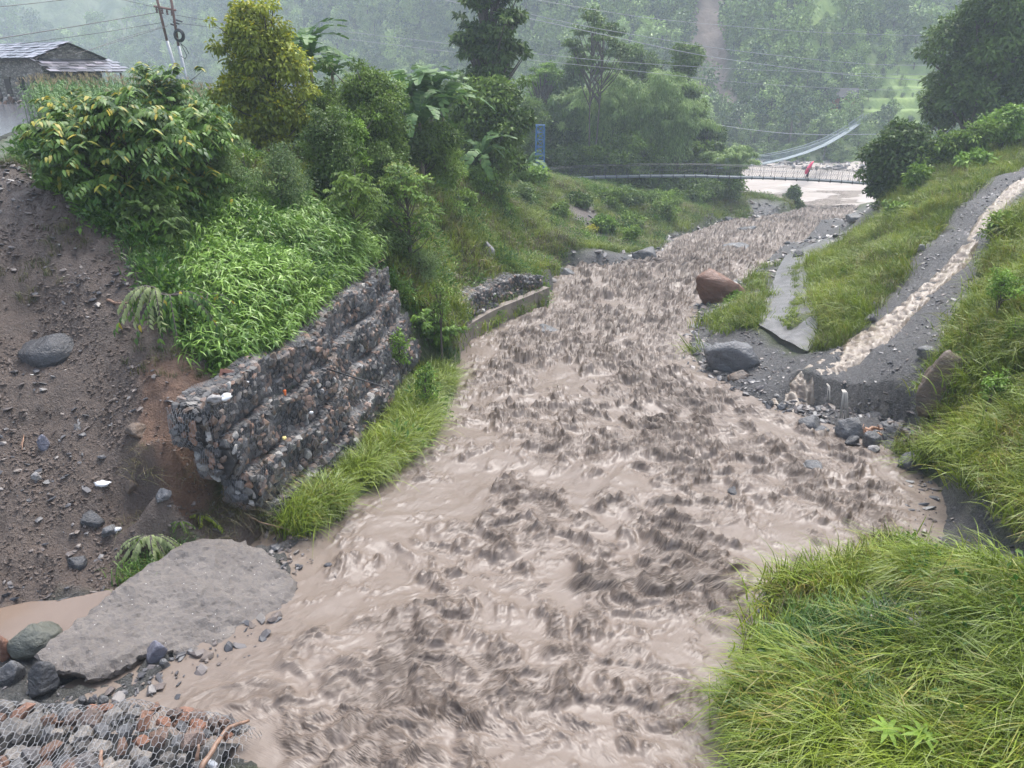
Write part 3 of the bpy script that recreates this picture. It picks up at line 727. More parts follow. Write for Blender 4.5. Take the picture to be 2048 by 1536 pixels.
# ------------------------------------------------------------------ fallen slab
OUT = SLO; A, B, C_ = SA, SB, SCc; N = SN
def onslab(px, py):
    d = ray(px, py); return d*(A.dot(N)/d.dot(N))
ux = (B-A).normalized(); uy = N.cross(ux)
poly = [(lambda p: ((p-A).dot(ux), (p-A).dot(uy)))(onslab(*q)) for q in OUT]
pl = []; rs = random.Random(4)
for k in range(len(poly)):
    a, b = Vector(poly[k]), Vector(poly[(k+1) % len(poly)])
    for m in range(5): q = a.lerp(b, m/5); pl.append(q+Vector((rs.uniform(-.025, .025), rs.uniform(-.025, .025))))
cen = sum(pl, Vector((0, 0)))/len(pl)
xs = [p.x for p in pl]; yy = [p.y for p in pl]; ins_ = []
X, Y_ = np.meshgrid(np.arange(min(xs), max(xs), .05), np.arange(min(yy), max(yy), .05))
X = X.ravel()+np.random.default_rng(1).uniform(-.01, .01, X.size); Y_ = Y_.ravel()
k = inpoly(X, Y_, [tuple(p) for p in pl]); ins_ = [Vector((a, b)) for a, b in zip(X[k], Y_[k])]
nb = len(pl)
D = geometry.delaunay_2d_cdt(pl+ins_, [(i, (i+1) % nb) for i in range(nb)], [], 1, 1e-5)
pv = np.array([tuple(v) for v in D[0]])
dist = np.full(len(pv), 9.0); PA = np.array([tuple(p) for p in pl])
for i in range(0, nb): dist = np.minimum(dist, np.hypot(pv[:, 0]-PA[i, 0], pv[:, 1]-PA[i, 1]))
hh = fbm(pv[:, 0]*1.2, pv[:, 1]*1.2, 4, 3)*.14+fbm(pv[:, 0]*7, pv[:, 1]*7, 4, 5)*.05-.05*np.clip(1-dist/.12, 0, 1)
W = np.array([tuple(A+ux*float(a)+uy*float(b)+N*float(c)) for (a, b), c in zip(pv, hh)])
faces = [tuple(f) for f in D[2]]
# side wall, rough and undercut
nv = len(W); cyc = []
kd = {(round(p[0], 4), round(p[1], 4)): i for i, p in enumerate(pv)}
ring = [int(np.argmin(np.hypot(pv[:, 0]-p.x, pv[:, 1]-p.y))) for p in pl]
extra = []; rows = [ring]
for lv, (dn, inn) in enumerate([(.10, -.02), (.20, .06), (.32, .16)]):
    row = []
    for i, p in enumerate(pl):
        dcen = (cen-p).normalized(); q = p+dcen*(inn+rs.uniform(-.03, .03)); P = A+ux*q.x+uy*q.y-N*(dn+rs.uniform(-.02, .02)); row.append(nv+len(extra)); extra.append(tuple(P))
    rows.append(row)
for a, b in zip(rows[:-1], rows[1:]):
    for i in range(nb): j = (i+1) % nb; faces.append((a[i], b[i], b[j], a[j]))
t = NT('gritty_slab'); c = t.coord(); n1 = t.noise(2.2, 6, .6, c); n2 = t.noise(24, 5, .7, c)
col = t.ramp(n1, [(.3, (.112, .094, .080)), (.7, (.185, .160, .138))]); col = t.mix(t.ramp(n2, [(.35, .75), (.6, 0)]), col, (.11, .10, .10))
sp = t.vor(26, c); sel = t.vor(26, c, out='Color'); ss = t.n('ShaderNodeSeparateColor'); t.l(sel, ss.inputs[0])
peb = t.math('MULTIPLY', t.math('LESS_THAN', sp, .20), t.math('GREATER_THAN', ss.outputs[0], .95)); col = t.mix(peb, col, (.55, .53, .50))
m_slab = t.set(col, .5, t.bump(t.math('ADD', n2, t.math('MULTIPLY', t.noise(70, 3, .6, c), .4)), .8, .03))
me = mesh_np('concrete_slab', np.concatenate([W, np.array(extra)]), faces, [m_slab])
tag(obj('concrete_slab', me), 'large broken slab of gritty grey concrete tilted into the mud water', 'slab')
# ------------------------------------------------------------------ named boulders
def rockmat(name, c1, c2, rough=.4, streak=2.0):
    t = NT(name); c = t.coord(); mp = t.n('ShaderNodeMapping'); mp.inputs['Scale'].default_value = (1, 1, 2.6); t.l(c, mp.inputs[0])
    n1 = t.noise(streak, 7, .65, mp.outputs[0], .6); n2 = t.noise(15, 5, .65, c)
    col = t.ramp(n1, [(.3, c1), (.72, c2)]); col = t.mix(t.math('MULTIPLY', n2, .35), col, tuple(k*.5 for k in c1))
    return t.set(col, t.ramp(n2, [(.3, rough-.1), (.7, rough+.2)]), t.bump(t.math('ADD', n1, t.math('MULTIPLY', n2, .5)), .9, .09))
RM = {'slate': rockmat('slate_rock', (0.082, 0.082, 0.086), (0.180, 0.180, 0.184), .28), 'orange': rockmat('rust_rock', (0.123, 0.057, 0.034), (0.246, 0.119, 0.074), .35),
      'brown': rockmat('brown_rock', (0.082, 0.070, 0.061), (0.213, 0.143, 0.098), .5), 'pale': rockmat('pale_rock', (0.246, 0.230, 0.221), (0.369, 0.353, 0.344), .5),
      'dark': rockmat('dark_rock', (0.041, 0.041, 0.045), (0.090, 0.090, 0.094), .3), 'green': rockmat('greenish_rock', (0.074, 0.082, 0.070), (0.164, 0.164, 0.131), .4), 'purple': rockmat('violet_rock', (0.115, 0.115, 0.148), (0.197, 0.197, 0.238), .35)}
def rock(px, py, wpx, hpx, mat, label, seed, water=True, dz=0, rot=0, deep=.9, cat='boulder', pl_=12, group='rocks and boulders', tilt=0, name='boulder'):
    p = PW(px, py+hpx*.42) if water else hit(px, py+hpx*.42)
    depth = p.dot(Vector((0, CP, -SP))); m = depth/F
    W_, H_ = wpx*m, hpx*m*1.05
    if water == 'x': W_, H_ = wpx*m, hpx*m
    me = boulder_mesh(name, seed, (W_, max(W_*deep, .1), H_*1.5), RM[mat], planes=pl_)
    o = obj(name, me, None, (p.x, p.y+W_*deep*.25, p.z+H_*.28+dz), (tilt, 0, rot)); tag(o, label, cat, group); return o
rock(1440,590,108,60,'orange','big rust orange boulder half sunk at the right water edge',11,rot=.3,deep=.8,pl_=9,dz=.28)
rock(1470,722,122,62,'slate','huge smooth wet grey boulder below the broken concrete track',12,rot=-.1,deep=.7)
rock(1483,757,52,22,'brown','flat brown wet rock leaning on the huge smooth grey boulder',13,rot=.3)
rock(1408,700,64,18,'slate','low grey rock washed by white foam above the huge grey boulder',14)
rock(1882,772,120,105,'brown','upright brown and grey boulder at the right end of the gravel ramp',15,water=False,deep=.6,pl_=8)
rock(1627,850,54,24,'slate','rounded grey rock below the gravel ramp lip, left one of the cluster',16)
rock(1645,864,34,14,'slate','small pale grey rock touching the rounded rock below the ramp lip',17)
rock(1704,858,62,44,'slate','large light grey pointed boulder in the cluster below the ramp',18,tilt=-.2,pl_=8)
rock(1744,884,38,30,'slate','roundish grey boulder in front of the broken roots below the ramp',19)
rock(1708,884,36,16,'dark','dark flat rock between two grey boulders below the ramp',20)
rock(1790,872,44,34,'dark','black angular rock right of the broken roots',21,pl_=8)
rock(1782,852,42,14,'slate','flat grey rock lying above the black angular rock',22)
rock(1755,836,36,18,'dark','dark wedge rock at the foot of the small waterfall',23,pl_=7)
rock(1822,928,44,34,'slate','grey rock at the right water edge below the yellow grass',24)
rock(1748,902,26,18,'pale','pale little rock in shallow water under the roundish grey boulder',33)
rock(1632,938,58,16,'slate','submerged rounded rock breaking the water in the right channel',25,dz=.0)
rock(1480,978,46,10,'dark','thin dark rock just showing in the middle of the rapids',26,dz=-.14)
rock(1093,662,58,12,'slate','long grey rock awash near the end of the low gabion wall',27)
rock(1290,512,52,28,'dark','dark angular boulder where the left bank meets the rapids',28,pl_=7)
rock(978,504,24,30,'pale','pale standing stone alone in the green left slope',29,water=False,pl_=9)
rock(86,700,112,44,'dark','broad flat grey rock jutting from the landslide slope',131,water=False,deep=.9,pl_=6,rot=.2,tilt=.25,dz=-.08)
rock(62,1288,100,56,'green','long greenish grey rock left of the tilted concrete slab',31,water=False,rot=.5,pl_=8)
rock(84,1366,66,62,'dark','dark angular rock under the left end of the tilted slab',32,water=False,pl_=7)
rock(118,1338,26,26,'brown','brown blocky stone under the left tip of the slab',34,water=False,pl_=6)
rock(150,1350,34,20,'dark','small dark stone under the tilted slab beside the brown block',35,water=False,pl_=6)
rock(192,1352,30,16,'slate','small grey stone wedged under the slab edge',36,water=False,pl_=6)
rock(312,1308,46,34,'purple','violet grey wedge stone inside the hollow of the slab',37,water=False,pl_=7)
rock(330,1336,22,20,'slate','little grey stone below the violet wedge stone',38,water=False)
rock(182,1404,20,20,'dark','black wet cobble, middle of three at the puddle edge',39,water=False)
rock(166,1404,16,20,'dark','black wet cobble, left of three at the puddle edge',40,water=False)
rock(204,1405,24,18,'slate','grey striped cobble, right of three at the puddle edge',41,water=False)
rock(20,1350,50,44,'slate','grey stone at the left border beside the dark angular rock',42,water=False)
rock(8,1300,30,50,'orange','orange stone at the left border beside the greenish rock',43,water=False,pl_=6)
rock(232,1215,0+24,14,'purple','flat bluish stone at the upper left edge of the slab',44,water=False)
rock(268,868,48,22,'brown','rounded earth block halfway down the landslide slope',45,water=False)
rock(325,995,36,22,'slate','smooth grey stone near the foot of the landslide',46,water=False)
rock(260,975,32,24,'brown','brown stone at the foot of the landslide left of the smooth one',47,water=False)
rock(88,888,24,28,'purple','bluish slate plate lying on the landslide slope',48,water=False,pl_=6)
rock(72,955,18,18,'pale','white cobble on the lower landslide slope',49,water=False)
rock(180,1045,50,22,'dark','dark flat rock at the landslide foot',50,water=False,pl_=7)
rock(215,1068,34,20,'slate','grey rock beside the white plastic at the landslide foot',51,water=False)
rock(150,1130,40,22,'dark','dark rock by the muddy rivulet',52,water=False)
rock(30,1265,26,16,'brown','small brown stone beside the long greenish rock',53,water=False)
rock(1742,640,26,16,'dark','dark stone beside the white torrent on the left side of the chute',54,water=False)
rock(1722,618,22,14,'pale','pale rounded stone at the foot of the yellow grass',55,water=False)
rock(1748,612,14,14,'pale','white cobble next to the torrent chute',56,water=False)
rock(1843,498,14,12,'pale','white cobble high on the chute bank',57,water=False)
rock(1860,708,46,18,'slate','flat grey rock at the top of the upright brown boulder',58,water=False)
rock(1490,735+5,22,12,'brown','brown pebble stone on the huge grey boulder side',59)
rock(1540,808,20,14,'dark','dark cobble in the foam at the torrent foot, left one',60)
rock(1565,814,22,14,'slate','grey cobble in the foam at the torrent foot, right one',61)
rock(1605,825,20,10,'dark','dark flat cobble under the ramp corner',62)
rock(1598,512,22,20,'dark','dark tufted rock at the head of the concrete track',63,water=False)
rock(1130,545,40,14,'slate','grey flat rock at the far end of the low gabion wall',64)
rock(1455,300+140,30,10,'slate','grey rock at the tip of the left grassy bank',65)
rock(1500,450+10,46,10,'dark','dark rocks ridge awash in the upper rapids',66)
rock(1475,497,60,14,'slate','grey stony shoal in the upper rapids',67)
rock(1710,425+12,40,14,'slate','bluish flat rock on the right shore near the river mouth',68,water=False)
rock(1690,418+8,46,8,'brown','reddish rock pile on the right shore near the river mouth',69,water=False)
rock(1440,632+22,30,10,'slate','small grey rock under the green tuft bank',70)
# ------------------------------------------------------------------ loose debris
rng = np.random.default_rng(5)
def debris(name, polys, n_per, smin, smax, pw, seed, mat=None, ymax=60, label=None, flat=.6):
    r = np.random.default_rng(seed); PT = []
    for pn, dn in zip(polys, n_per):
        q = sample_poly(POLY[pn], dn, r); cl = fbm(q[:, 0]*.8, q[:, 1]*.8, 3, seed)*1.6+r.uniform(-.4, .4, len(q)); PT.append(q[(cl > .02) & (q[:, 1] < ymax)])
    P = np.concatenate(PT); n = len(P); s = smin+(smax-smin)*r.random(n)**pw
    P[:, 2] += s*.08
    ro = np.stack([r.uniform(-.5, .5, n), r.uniform(-.5, .5, n), r.uniform(0, 6.28, n)], 1)
    sc = np.stack([s, s*r.uniform(.6, 1, n), s*r.uniform(flat*.4, flat, n)], 1)
    o = scatter(name, [(v, f, None, None) for v, f in STONE], P, ro, sc, r.integers(0, 10, n), [mat or m_rubble]); o['kind'] = 'stuff'; return o
debris('slope_debris', ['earth'], [150], .018, .26, 8, 1, flat=.7)
m_clod = simple('earth_clod', (.085, .062, .050), .6, .4, 9, .5, 40)
debris('earth_clods', ['earth'], [420], .02, .13, 2.5, 11, mat=m_clod, flat=.9)
debris('mud_debris', ['mud'], [110], .02, .18, 5, 2)
debris('ramp_gravel', ['ramp', 'lip', 'gap'], [120, 160, 120], .02, .22, 6, 3)
debris('lip_rubble', ['lipface'], [160], .05, .42, 3, 31, flat=.8)
debris('bank_rubble', ['bare1', 'bare2', 'bare3', 'bare4'], [4, 8, 5, 5], .1, .8, 2.5, 4, ymax=110)

# stones along the natural water edges
r = np.random.default_rng(8); PT = []
for arr, sg, y0, y1 in ((LEa, -1, 7, 9.6), (LEa, -1, 10.8, 12.5), (LEa, -1, 44, 88), (REa, 1, 8.4, 11.5), (REa, 1, 11.5, 26), (REa, 1, 26, 88)):
    n = int(60*(y1-y0)**.75); y = r.uniform(y0, y1, n); x = np.interp(y, arr[:, 0], arr[:, 1])+sg*(r.normal(size=n)*.28+.05); PT.append(np.stack([x, y, zw(y)+.02+np.maximum(0, hgt(x, y)-zw(y))*.9], 1))
P = np.concatenate(PT); n = len(P); s = (.06+.40*r.random(n)**4)*(.6+P[:, 1]/60)
o = scatter('shore_stones', [(v, f, None, None) for v, f in STONE], P, np.stack([r.uniform(-.5, .5, n), r.uniform(-.5, .5, n), r.uniform(0, 6.28, n)], 1), np.stack([s, s*.8, s*.6], 1), r.integers(0, 10, n), [m_rubble]); o['kind'] = 'stuff'
# ------------------------------------------------------------------ foliage
def nrm(a): return a/np.maximum(np.linalg.norm(a, axis=-1, keepdims=True), 1e-9)
def leaves(P, D, N, Ln, Wd, curl=.25, segs=1):
    """P base, D axis, N normal; segs 1: folded diamond, 2: longer bent leaf. Returns V, F(quads), per-leaf vertex count"""
    n = len(P); D = nrm(D); S = nrm(np.cross(D, N)); N2 = np.cross(S, D); Ln = np.asarray(Ln).reshape(-1, 1)*np.ones((n, 1)); Wd = np.asarray(Wd).reshape(-1, 1)*np.ones((n, 1))
    if segs == 1:
        V = np.stack([P, P+D*Ln*.45+S*Wd*.5+N2*Wd*.18, P+D*Ln-N2*Ln*curl, P+D*Ln*.45-S*Wd*.5+N2*Wd*.18], 1)
        b = np.arange(n)[:, None]*4; F_ = b+np.array([[0, 1, 2, 3]]); return V.reshape(-1, 3), F_, 4
    m1 = P+D*Ln*.3+N2*Ln*.04; m2 = P+D*Ln*.68-N2*Ln*curl*.35; tip = P+D*Ln-N2*Ln*curl*1.15
    V = np.stack([P-S*Wd*.1, P+S*Wd*.1, m1+S*Wd*.5, m1-S*Wd*.5, m2+S*Wd*.42, m2-S*Wd*.42, tip+S*Wd*.03, tip-S*Wd*.03], 1)
    b = np.arange(n)[:, None]*8; F_ = np.concatenate([b+np.array([[0, 1, 2, 3]]), b+np.array([[3, 2, 4, 5]]), b+np.array([[5, 4, 6, 7]])]); return V.reshape(-1, 3), F_, 8
def unit(r, n):
    v = r.normal(size=(n, 3)); return nrm(v)
def crown_geo(r, clusters, per, lsize, style='round', droop=.3, tipf=.0, aspect=.5, segs=1):
    """clusters: (cx, cy, cz, rad). per: leaves per unit cluster area"""
    PP = []; DD = []; NN = []; LC = []
    for c in clusters:
        cx, cy, cz, rad = c[:4]; n = int(per*rad*rad); tone = r.uniform(.0, 1.0)
        if style == 'spray':      # twigs radiating outwards with paired leaves
            nt = max(3, n//14); T = unit(r, nt); T[:, 2] = np.abs(T[:, 2])*.8+.05; T = nrm(T); k = 14
            t = np.linspace(.25, 1.08, k)[None, :, None]*np.ones((nt, k, 1)); base = np.array([cx, cy, cz])
            pos = base+T[:, None, :]*t*rad*1.25; pos[..., 2] -= (t[..., 0]**2)*rad*droop*.9
            side = np.where(np.arange(k) % 2 == 0, 1, -1)[None, :, None]; S = nrm(np.cross(T, [0, 0, 1.])+1e-6)[:, None, :]*side
            D = S*.8+T[:, None, :]*.55+np.array([0, 0, -.35-droop*.6]); N = np.array([0, 0, 1.])+r.normal(size=(nt, k, 3))*.25
            PP.append(pos.reshape(-1, 3)); DD.append(D.reshape(-1, 3)); NN.append(N.reshape(-1, 3))
            tip = (sstep(.7, 1.0, t[..., 0])*(T[:, 2:3] > .35)*(r.random((nt, k)) < tipf)*r.uniform(.4, 1, (nt, 1))).reshape(-1)
            lc = np.stack([np.clip(tone*.6+.2+r.uniform(-.3, .3, nt*k), 0, 1), tip, 0*tip], 1); LC.append(lc)
            continue
        d = unit(r, n)
        if style == 'flat': d[:, 2] = d[:, 2]*.45
        if style == 'plume':
            pass
        rr_ = rad*(r.random(n)**.3)*(.72+.5*r.random(n)**1.5); p = np.array([cx, cy, cz])+d*rr_[:, None]*np.array([1, 1, .62 if style != 'tall' else 1.1])
        D = d+r.normal(size=(n, 3))*.6; D[:, 2] -= droop; N = d*.7+np.array([0, 0, .9])+r.normal(size=(n, 3))*.5
        tip = (r.random(n) < tipf)*sstep(.0, .7, d[:, 2])*r.uniform(.3, 1, n)
        PP.append(p); DD.append(D); NN.append(N); LC.append(np.stack([np.clip(tone*.6+.2+r.uniform(-.25, .25, n), 0, 1), tip, 0*tip], 1))
    P, D, N, LC = map(np.concatenate, (PP, DD, NN, LC)); n = len(P)
    V, F_, k = leaves(P, D, N, lsize*r.uniform(.7, 1.3, n), lsize*aspect*r.uniform(.8, 1.2, n), .22, segs)
    return V, F_, np.repeat(LC, k, 0)
m_bark = simple('bark', (.085, .07, .058), .75, .35, 6, .7, 25, bdist=.02)
LM = {'mid': leafmat('leaf_mid', (.045, .088, .014), (.22, .34, .05)), 'dark': leafmat('leaf_dark', (.028, .060, .014), (.15, .235, .05)),
      'yellow': leafmat('leaf_yellow', (.085, .125, .012), (.36, .41, .045), tint=(.52, .46, .03)), 'bright': leafmat('leaf_bright', (.06, .13, .018), (.23, .38, .05), tint=(.25, .27, .04)),
      'tipped': leafmat('leaf_tipped', (.038, .09, .020), (.19, .32, .055), .48, tint=(.42, .34, .04)), 'bamboo': leafmat('leaf_bamboo', (.12, .20, .05), (.33, .45, .13)),
      'grey': leafmat('leaf_grey', (.07, .12, .045), (.22, .31, .10)), 'lime': leafmat('leaf_lime', (.08, .16, .01), (.21, .33, .03)), 'banana': leafmat('leaf_banana', (.04, .10, .03), (.12, .22, .055)),
      'pale': leafmat('leaf_pale', (.20, .25, .09), (.42, .46, .22))}
def envelope_clusters(r, n, W_, D_, z0, z1, rad, shape='round', fill=.5):
    out = []
    for k in range(n):
        h = (k+.5)/n; h = min(max(h+r.uniform(-.08, .08), 0), 1)
        if shape == 'round': e = math.sin(math.pi*(h*.86+.09))**.7
        elif shape == 'cone': e = (1-h)**.8+.08
        elif shape == 'umbrella': e = .4+.6*math.sin(math.pi*min(1, h+.15))
        elif shape == 'layers': e = (.45+.55*abs(math.sin(h*9)))*(1-.45*h)
        elif shape == 'top': e = .25+.75*sstep(.1, .6, h)*(1-.5*sstep(.8, 1, h))
        else: e = 1
        a = r.uniform(0, 6.283); q = r.uniform(fill, 1)*e
        rd = rad*r.uniform(.7, 1.3)
        out.append((math.cos(a)*q*max(W_/2-rd*.7, .05), math.sin(a)*q*max(D_/2-rd*.7, .05), z0+(z1-z0)*h, rd))
    return out
ALLP = {}
def tree(px, ytop, wpx, Y, kind, label, ybot=None, mat='mid', shape='round', ncl=18, rad=None, per=900, ls=.16, style='round', droop=.3, tipf=0., aspect=.5, segs=1, seed=None, cat='tree', group=None, name=None, trunk=True, fill=.5, trk=None, trunks=1, dfac=.8, ztop=None, lean=0):
    seed = seed if seed is not None else int(px*7+ytop*3+Y); r = np.random.default_rng(seed); d = ray(px, 300); x = d.x*(Y/d.y)
    # use the ray at the crown's middle height
    mid = (ytop+(ybot if ybot else ytop+100))/2; d = ray(px, mid); x = d.x*Y/d.y; gz = float(hgt(x, Y)); top = PY(px, ytop, Y).z; bot = PY(px, ybot, Y).z if ybot is not None else gz
    dep = Y/d.y; Wm = wpx*dep/F; rad = rad or Wm*.22
    Hh = top-gz; zb = max(bot-gz, .0)
    if Y > 40 and style != 'spray': ls *= 1.4; per /= 1.55; rad *= .82; ncl = int(ncl*1.45)
    cl = envelope_clusters(r, ncl, Wm, Wm*dfac, zb+rad*.45, Hh-rad*.55, rad, shape, fill)
    for c in list(cl):
        if r.random() < .55:
            v = np.array([c[0], c[1], (c[2]-(zb+Hh)/2)*1.2]); v = v/max(np.linalg.norm(v), .1)+r.normal(size=3)*.35; v[2] += .25; q_ = rad*r.uniform(.7, 1.15)
            cl.append((c[0]+v[0]*q_, c[1]+v[1]*q_, min(c[2]+v[2]*q_, Hh), rad*r.uniform(.28, .5)))
    root = thing(name or ('tree' if cat == 'tree' else 'shrub'), label, cat, (x, Y, gz), group=group)
    V, F_, LC = crown_geo(r, cl, per, ls, style, droop, tipf, aspect, segs)
    if lean: V = V+np.array([[lean, 0, 0]])*(np.maximum(V[:, 2:3], 0)/max(Hh, .1))**1.5
    obj('crown' if cat == 'tree' else 'foliage', mesh_np('crown', V, F_, [LM[mat]], False, {'lc': LC}), root)
    if trunk:
        mb = MB(); tr = trk or max(.04, Hh*.017); rg2 = random.Random(seed)
        for q in range(trunks):
            ox = rg2.uniform(-.25, .25)*(trunks > 1)*Wm*.5; a0 = Vector((ox*.3, 0, -.2)); tp = Vector((ox+lean, rg2.uniform(-.1, .1)*Wm*.3, Hh*.82)); md = a0.lerp(tp, .5)+Vector((rg2.uniform(-.04, .04)*Hh, rg2.uniform(-.03, .03)*Hh, 0))
            pts = [a0*(1-t_)**2+md*2*t_*(1-t_)+tp*t_*t_ for t_ in [i/7 for i in range(8)]]; mb.tube(pts, [tr*(1-.8*i/7)/(trunks**.4) for i in range(8)], 6)
            for c in cl[q::trunks]:
                h0 = min(max(.08, (c[2]*.86-.10*Hh)/(Hh*.82)), .95); i = min(int(h0*7), 6); s = pts[i].lerp(pts[i+1], h0*7-i); e = Vector((c[0]+lean*(max(c[2], 0)/max(Hh, .1))**1.5, c[1], c[2]))
                m_ = s.lerp(e, .5)+Vector((0, 0, -(e-s).length*.08)); mb.tube([s, m_, e], [tr*.42, tr*.28, tr*.1], 4, cap=False)
        mb.build('trunk' if cat == 'tree' else 'stem', m_bark, root, smooth=True)
    return root
def bush(px, ytop, wpx, Y, label, ybot=None, **k):
    k.setdefault('ncl', 12); k.setdefault('cat', 'shrub'); k.setdefault('fill', .2); return tree(px, ytop, wpx, Y, 'bush', label, ybot, **k)
# bamboo clump: arching culms clothed in fine leaves
def bamboo(px, ytop, wpx, Y, label, n=26, seed=1, mat='bamboo', ls=.36, per=620):
    r = np.random.default_rng(seed); d = ray(px, ytop+120); x = d.x*Y/d.y; gz = float(hgt(x, Y)); Hh = PY(px, ytop, Y).z-gz; Wm = wpx*Y/d.y/F
    root = thing('bamboo_clump', label, 'bamboo', (x, Y, gz), group='bamboo clumps on the left bank'); mb = MB(); P = []; D = []; N = []; LC = []
    for k in range(n):
        a = r.uniform(0, 6.28); reach = Wm*.5*r.uniform(.15, 1.0); hh = Hh*r.uniform(.72, 1.0); b0 = np.array([math.cos(a), math.sin(a)*.7])*Wm*.12*r.random(); t = np.linspace(0, 1, 10)
        cx = b0[0]+math.cos(a)*reach*t**2.2; cy = b0[1]+math.sin(a)*reach*.8*t**2.2; cz = hh*(np.sin(t*1.75)/1.0)*(1-.12*t**3*(reach/Wm*2)); mb.tube(list(zip(cx, cy, cz)), list(.04*(1-t)+.008), 4, cap=False)
        m = per; tt = r.uniform(.22, 1, m)**.8; c = np.stack([np.interp(tt, t, cx), np.interp(tt, t, cy), np.interp(tt, t, cz)], 1); off = unit(r, m)*(.25+.35*r.random((m, 1)))*Hh*.13*(1.25-tt[:, None]*.7); off[:, 2] = off[:, 2]*.7-.02*Hh*0
        tone = r.uniform(.2, .8); P.append(c+off); dd = off*1.2+np.array([math.cos(a), math.sin(a), 0])*.2*Hh*.1; dd = nrm(dd); dd[:, 2] -= .8; D.append(dd); N.append(nrm(off)+np.array([0, 0, .8])+r.normal(size=(m, 3))*.4)
        LC.append(np.stack([np.clip(tone+r.uniform(-.3, .3, m), 0, 1), np.zeros(m), np.zeros(m)], 1))
    P, D, N, LC = map(np.concatenate, (P, D, N, LC)); V, F_, k = leaves(P, D, N, ls*r.uniform(.7, 1.4, len(P)), ls*.24, .3)
    obj('foliage', mesh_np('foliage', V, F_, [LM[mat]], False, {'lc': np.repeat(LC, k, 0)}), root); mb.build('culms', simple_green, root); return root
simple_green = simple('culm', (.10, .13, .05), .5, .3)
# banana plants: each leaf blade a part
m_bstem = simple('banana_stem', (.16, .13, .08), .5, .4, 4, .4)
def banana_leaf(Ln, Wd, seed):
    r = random.Random(seed); n = 16; V = []; Fc = []; LC = []
    def rib(t): return np.array([Ln*(t-.30*t*t), 0, Ln*(.62*t-1.05*t*t)])
    for i in range(n):
        for sg in (-1, 1):
            if r.random() < .06: continue
            t0, t1 = i/n, (i+.93)/n; i0 = len(V); dr = r.uniform(.1, .75)
            for t in (t0, t1):
                w_ = Wd*.5*math.sin(math.pi*min(1, t*.90+.08))**.5; p = rib(t); q = p+np.array([w_*.35, sg*w_*math.cos(dr), -w_*math.sin(dr)]); V += [p, q]
            tone = r.uniform(.2, .95); LC += [(tone, .0, 0)]*4; Fc.append((i0, i0+1, i0+3, i0+2))
    for t0, t1 in zip(np.linspace(0, .95, 6), np.linspace(.19, 1, 6)):
        a, b = rib(t0), rib(t1); i0 = len(V); w_ = Wd*.035; V += [a+[0, -w_, .004], a+[0, w_, .004], b+[0, w_*.6, .004], b+[0, -w_*.6, .004]]; LC += [(1, .4, 0)]*4; Fc.append((i0, i0+1, i0+2, i0+3))
    return mesh_np('leaf', np.array(V), np.array(Fc), [LM['banana']], False, {'lc': np.array(LC)})
BL = [banana_leaf(1, .24, k) for k in range(5)]
def banana(px, ytop, Y, hpx, label, seed=0, n=9, gz=None, lean=0):
    rg = random.Random(seed); d = ray(px, ytop+hpx*.6); x = d.x*Y/d.y; sc = Y/d.y/F; Hh = hpx*sc; z0 = PY(px, ytop, Y).z-Hh; gz = float(hgt(x, Y))
    root = thing('banana_plant', label, 'banana plant', (x, Y, gz), group='banana plants among the trees on the left bank'); hs_ = (z0-gz)+Hh*.55
    mb = MB(); mb.tube([(0, 0, -.1), (lean*.3, 0, hs_*.5), (lean, 0, hs_)], [.14, .11, .06], 8); mb.build('stem', m_bstem, root, smooth=True)
    for k in range(n):
        o = obj('leaf', BL[rg.randrange(5)], root); s = Hh*rg.uniform(.8, 1.25); up = rg.uniform(-.15, 1.0)**1 if k % 3 else rg.uniform(.8, 1.2); o.location = (lean, 0, hs_-.05); o.scale = (s, s*rg.uniform(.9, 1.25), s)
        o.rotation_euler = (rg.uniform(-.4, .4), -up, k*2.4+rg.uniform(-.4, .4))
    return root
# ------------------------------------------------------------------ trees and shrubs, one by one
# left terrace
tree(520,8,215,28,'', 'tall yellow green leafy tree standing alone behind the roadside shrubs',ybot=300,mat='yellow',ncl=74,rad=.52,per=1000,ls=.17,droop=.6,tipf=.3,trunks=2,fill=.35)
G1='shrubs with orange tipped leaves beside the road bend'
bush(250,185,330,18.6,'largest shrub with drooping orange tipped leaves above the landslide',ybot=500,mat='tipped',ncl=40,rad=.62,per=640,ls=.21,style='spray',tipf=.32,droop=.5,aspect=.36,segs=2,group=G1,fill=.3,trunks=3)
bush(390,215,180,20.0,'orange tipped shrub right of the largest one',ybot=420,mat='tipped',ncl=20,rad=.55,per=600,ls=.2,style='spray',tipf=.32,droop=.5,aspect=.36,segs=2,group=G1)
bush(330,140,170,24.5,'upright orange tipped shrub in front of the maize',ybot=240,mat='tipped',ncl=14,rad=.5,per=600,ls=.2,style='spray',tipf=.32,aspect=.36,segs=2,group=G1)
bush(150,190,150,21.0,'orange tipped shrub at the edge of the wet road',ybot=300,mat='tipped',ncl=14,rad=.45,per=650,ls=.19,style='spray',tipf=.32,aspect=.36,segs=2,group=G1)
bush(125,285,95,19.6,'small orange tipped shrub leftmost beside the road verge',ybot=350,mat='tipped',ncl=9,rad=.35,per=700,ls=.17,style='spray',tipf=.32,aspect=.36,segs=2,group=G1)
bush(300,400,190,17.6,'dark leafy shrub hanging over the landslide edge',ybot=510,mat='dark',ncl=18,rad=.42,per=800,ls=.17,style='spray',aspect=.34,segs=2,group=G1)
bush(150,330,150,18.4,'dark green shrub on the landslide crest under the orange tips',ybot=430,mat='tipped',ncl=16,rad=.4,per=800,ls=.18,style='spray',droop=.6,aspect=.36,segs=2,group=G1)
G2='feathery shrubs and small trees on the left slope'
bush(430,290,150,20.5,'grey green feathery shrub behind the bamboo grass',ybot=470,mat='grey',ncl=18,rad=.42,per=2200,ls=.09,group=G2,aspect=.3)
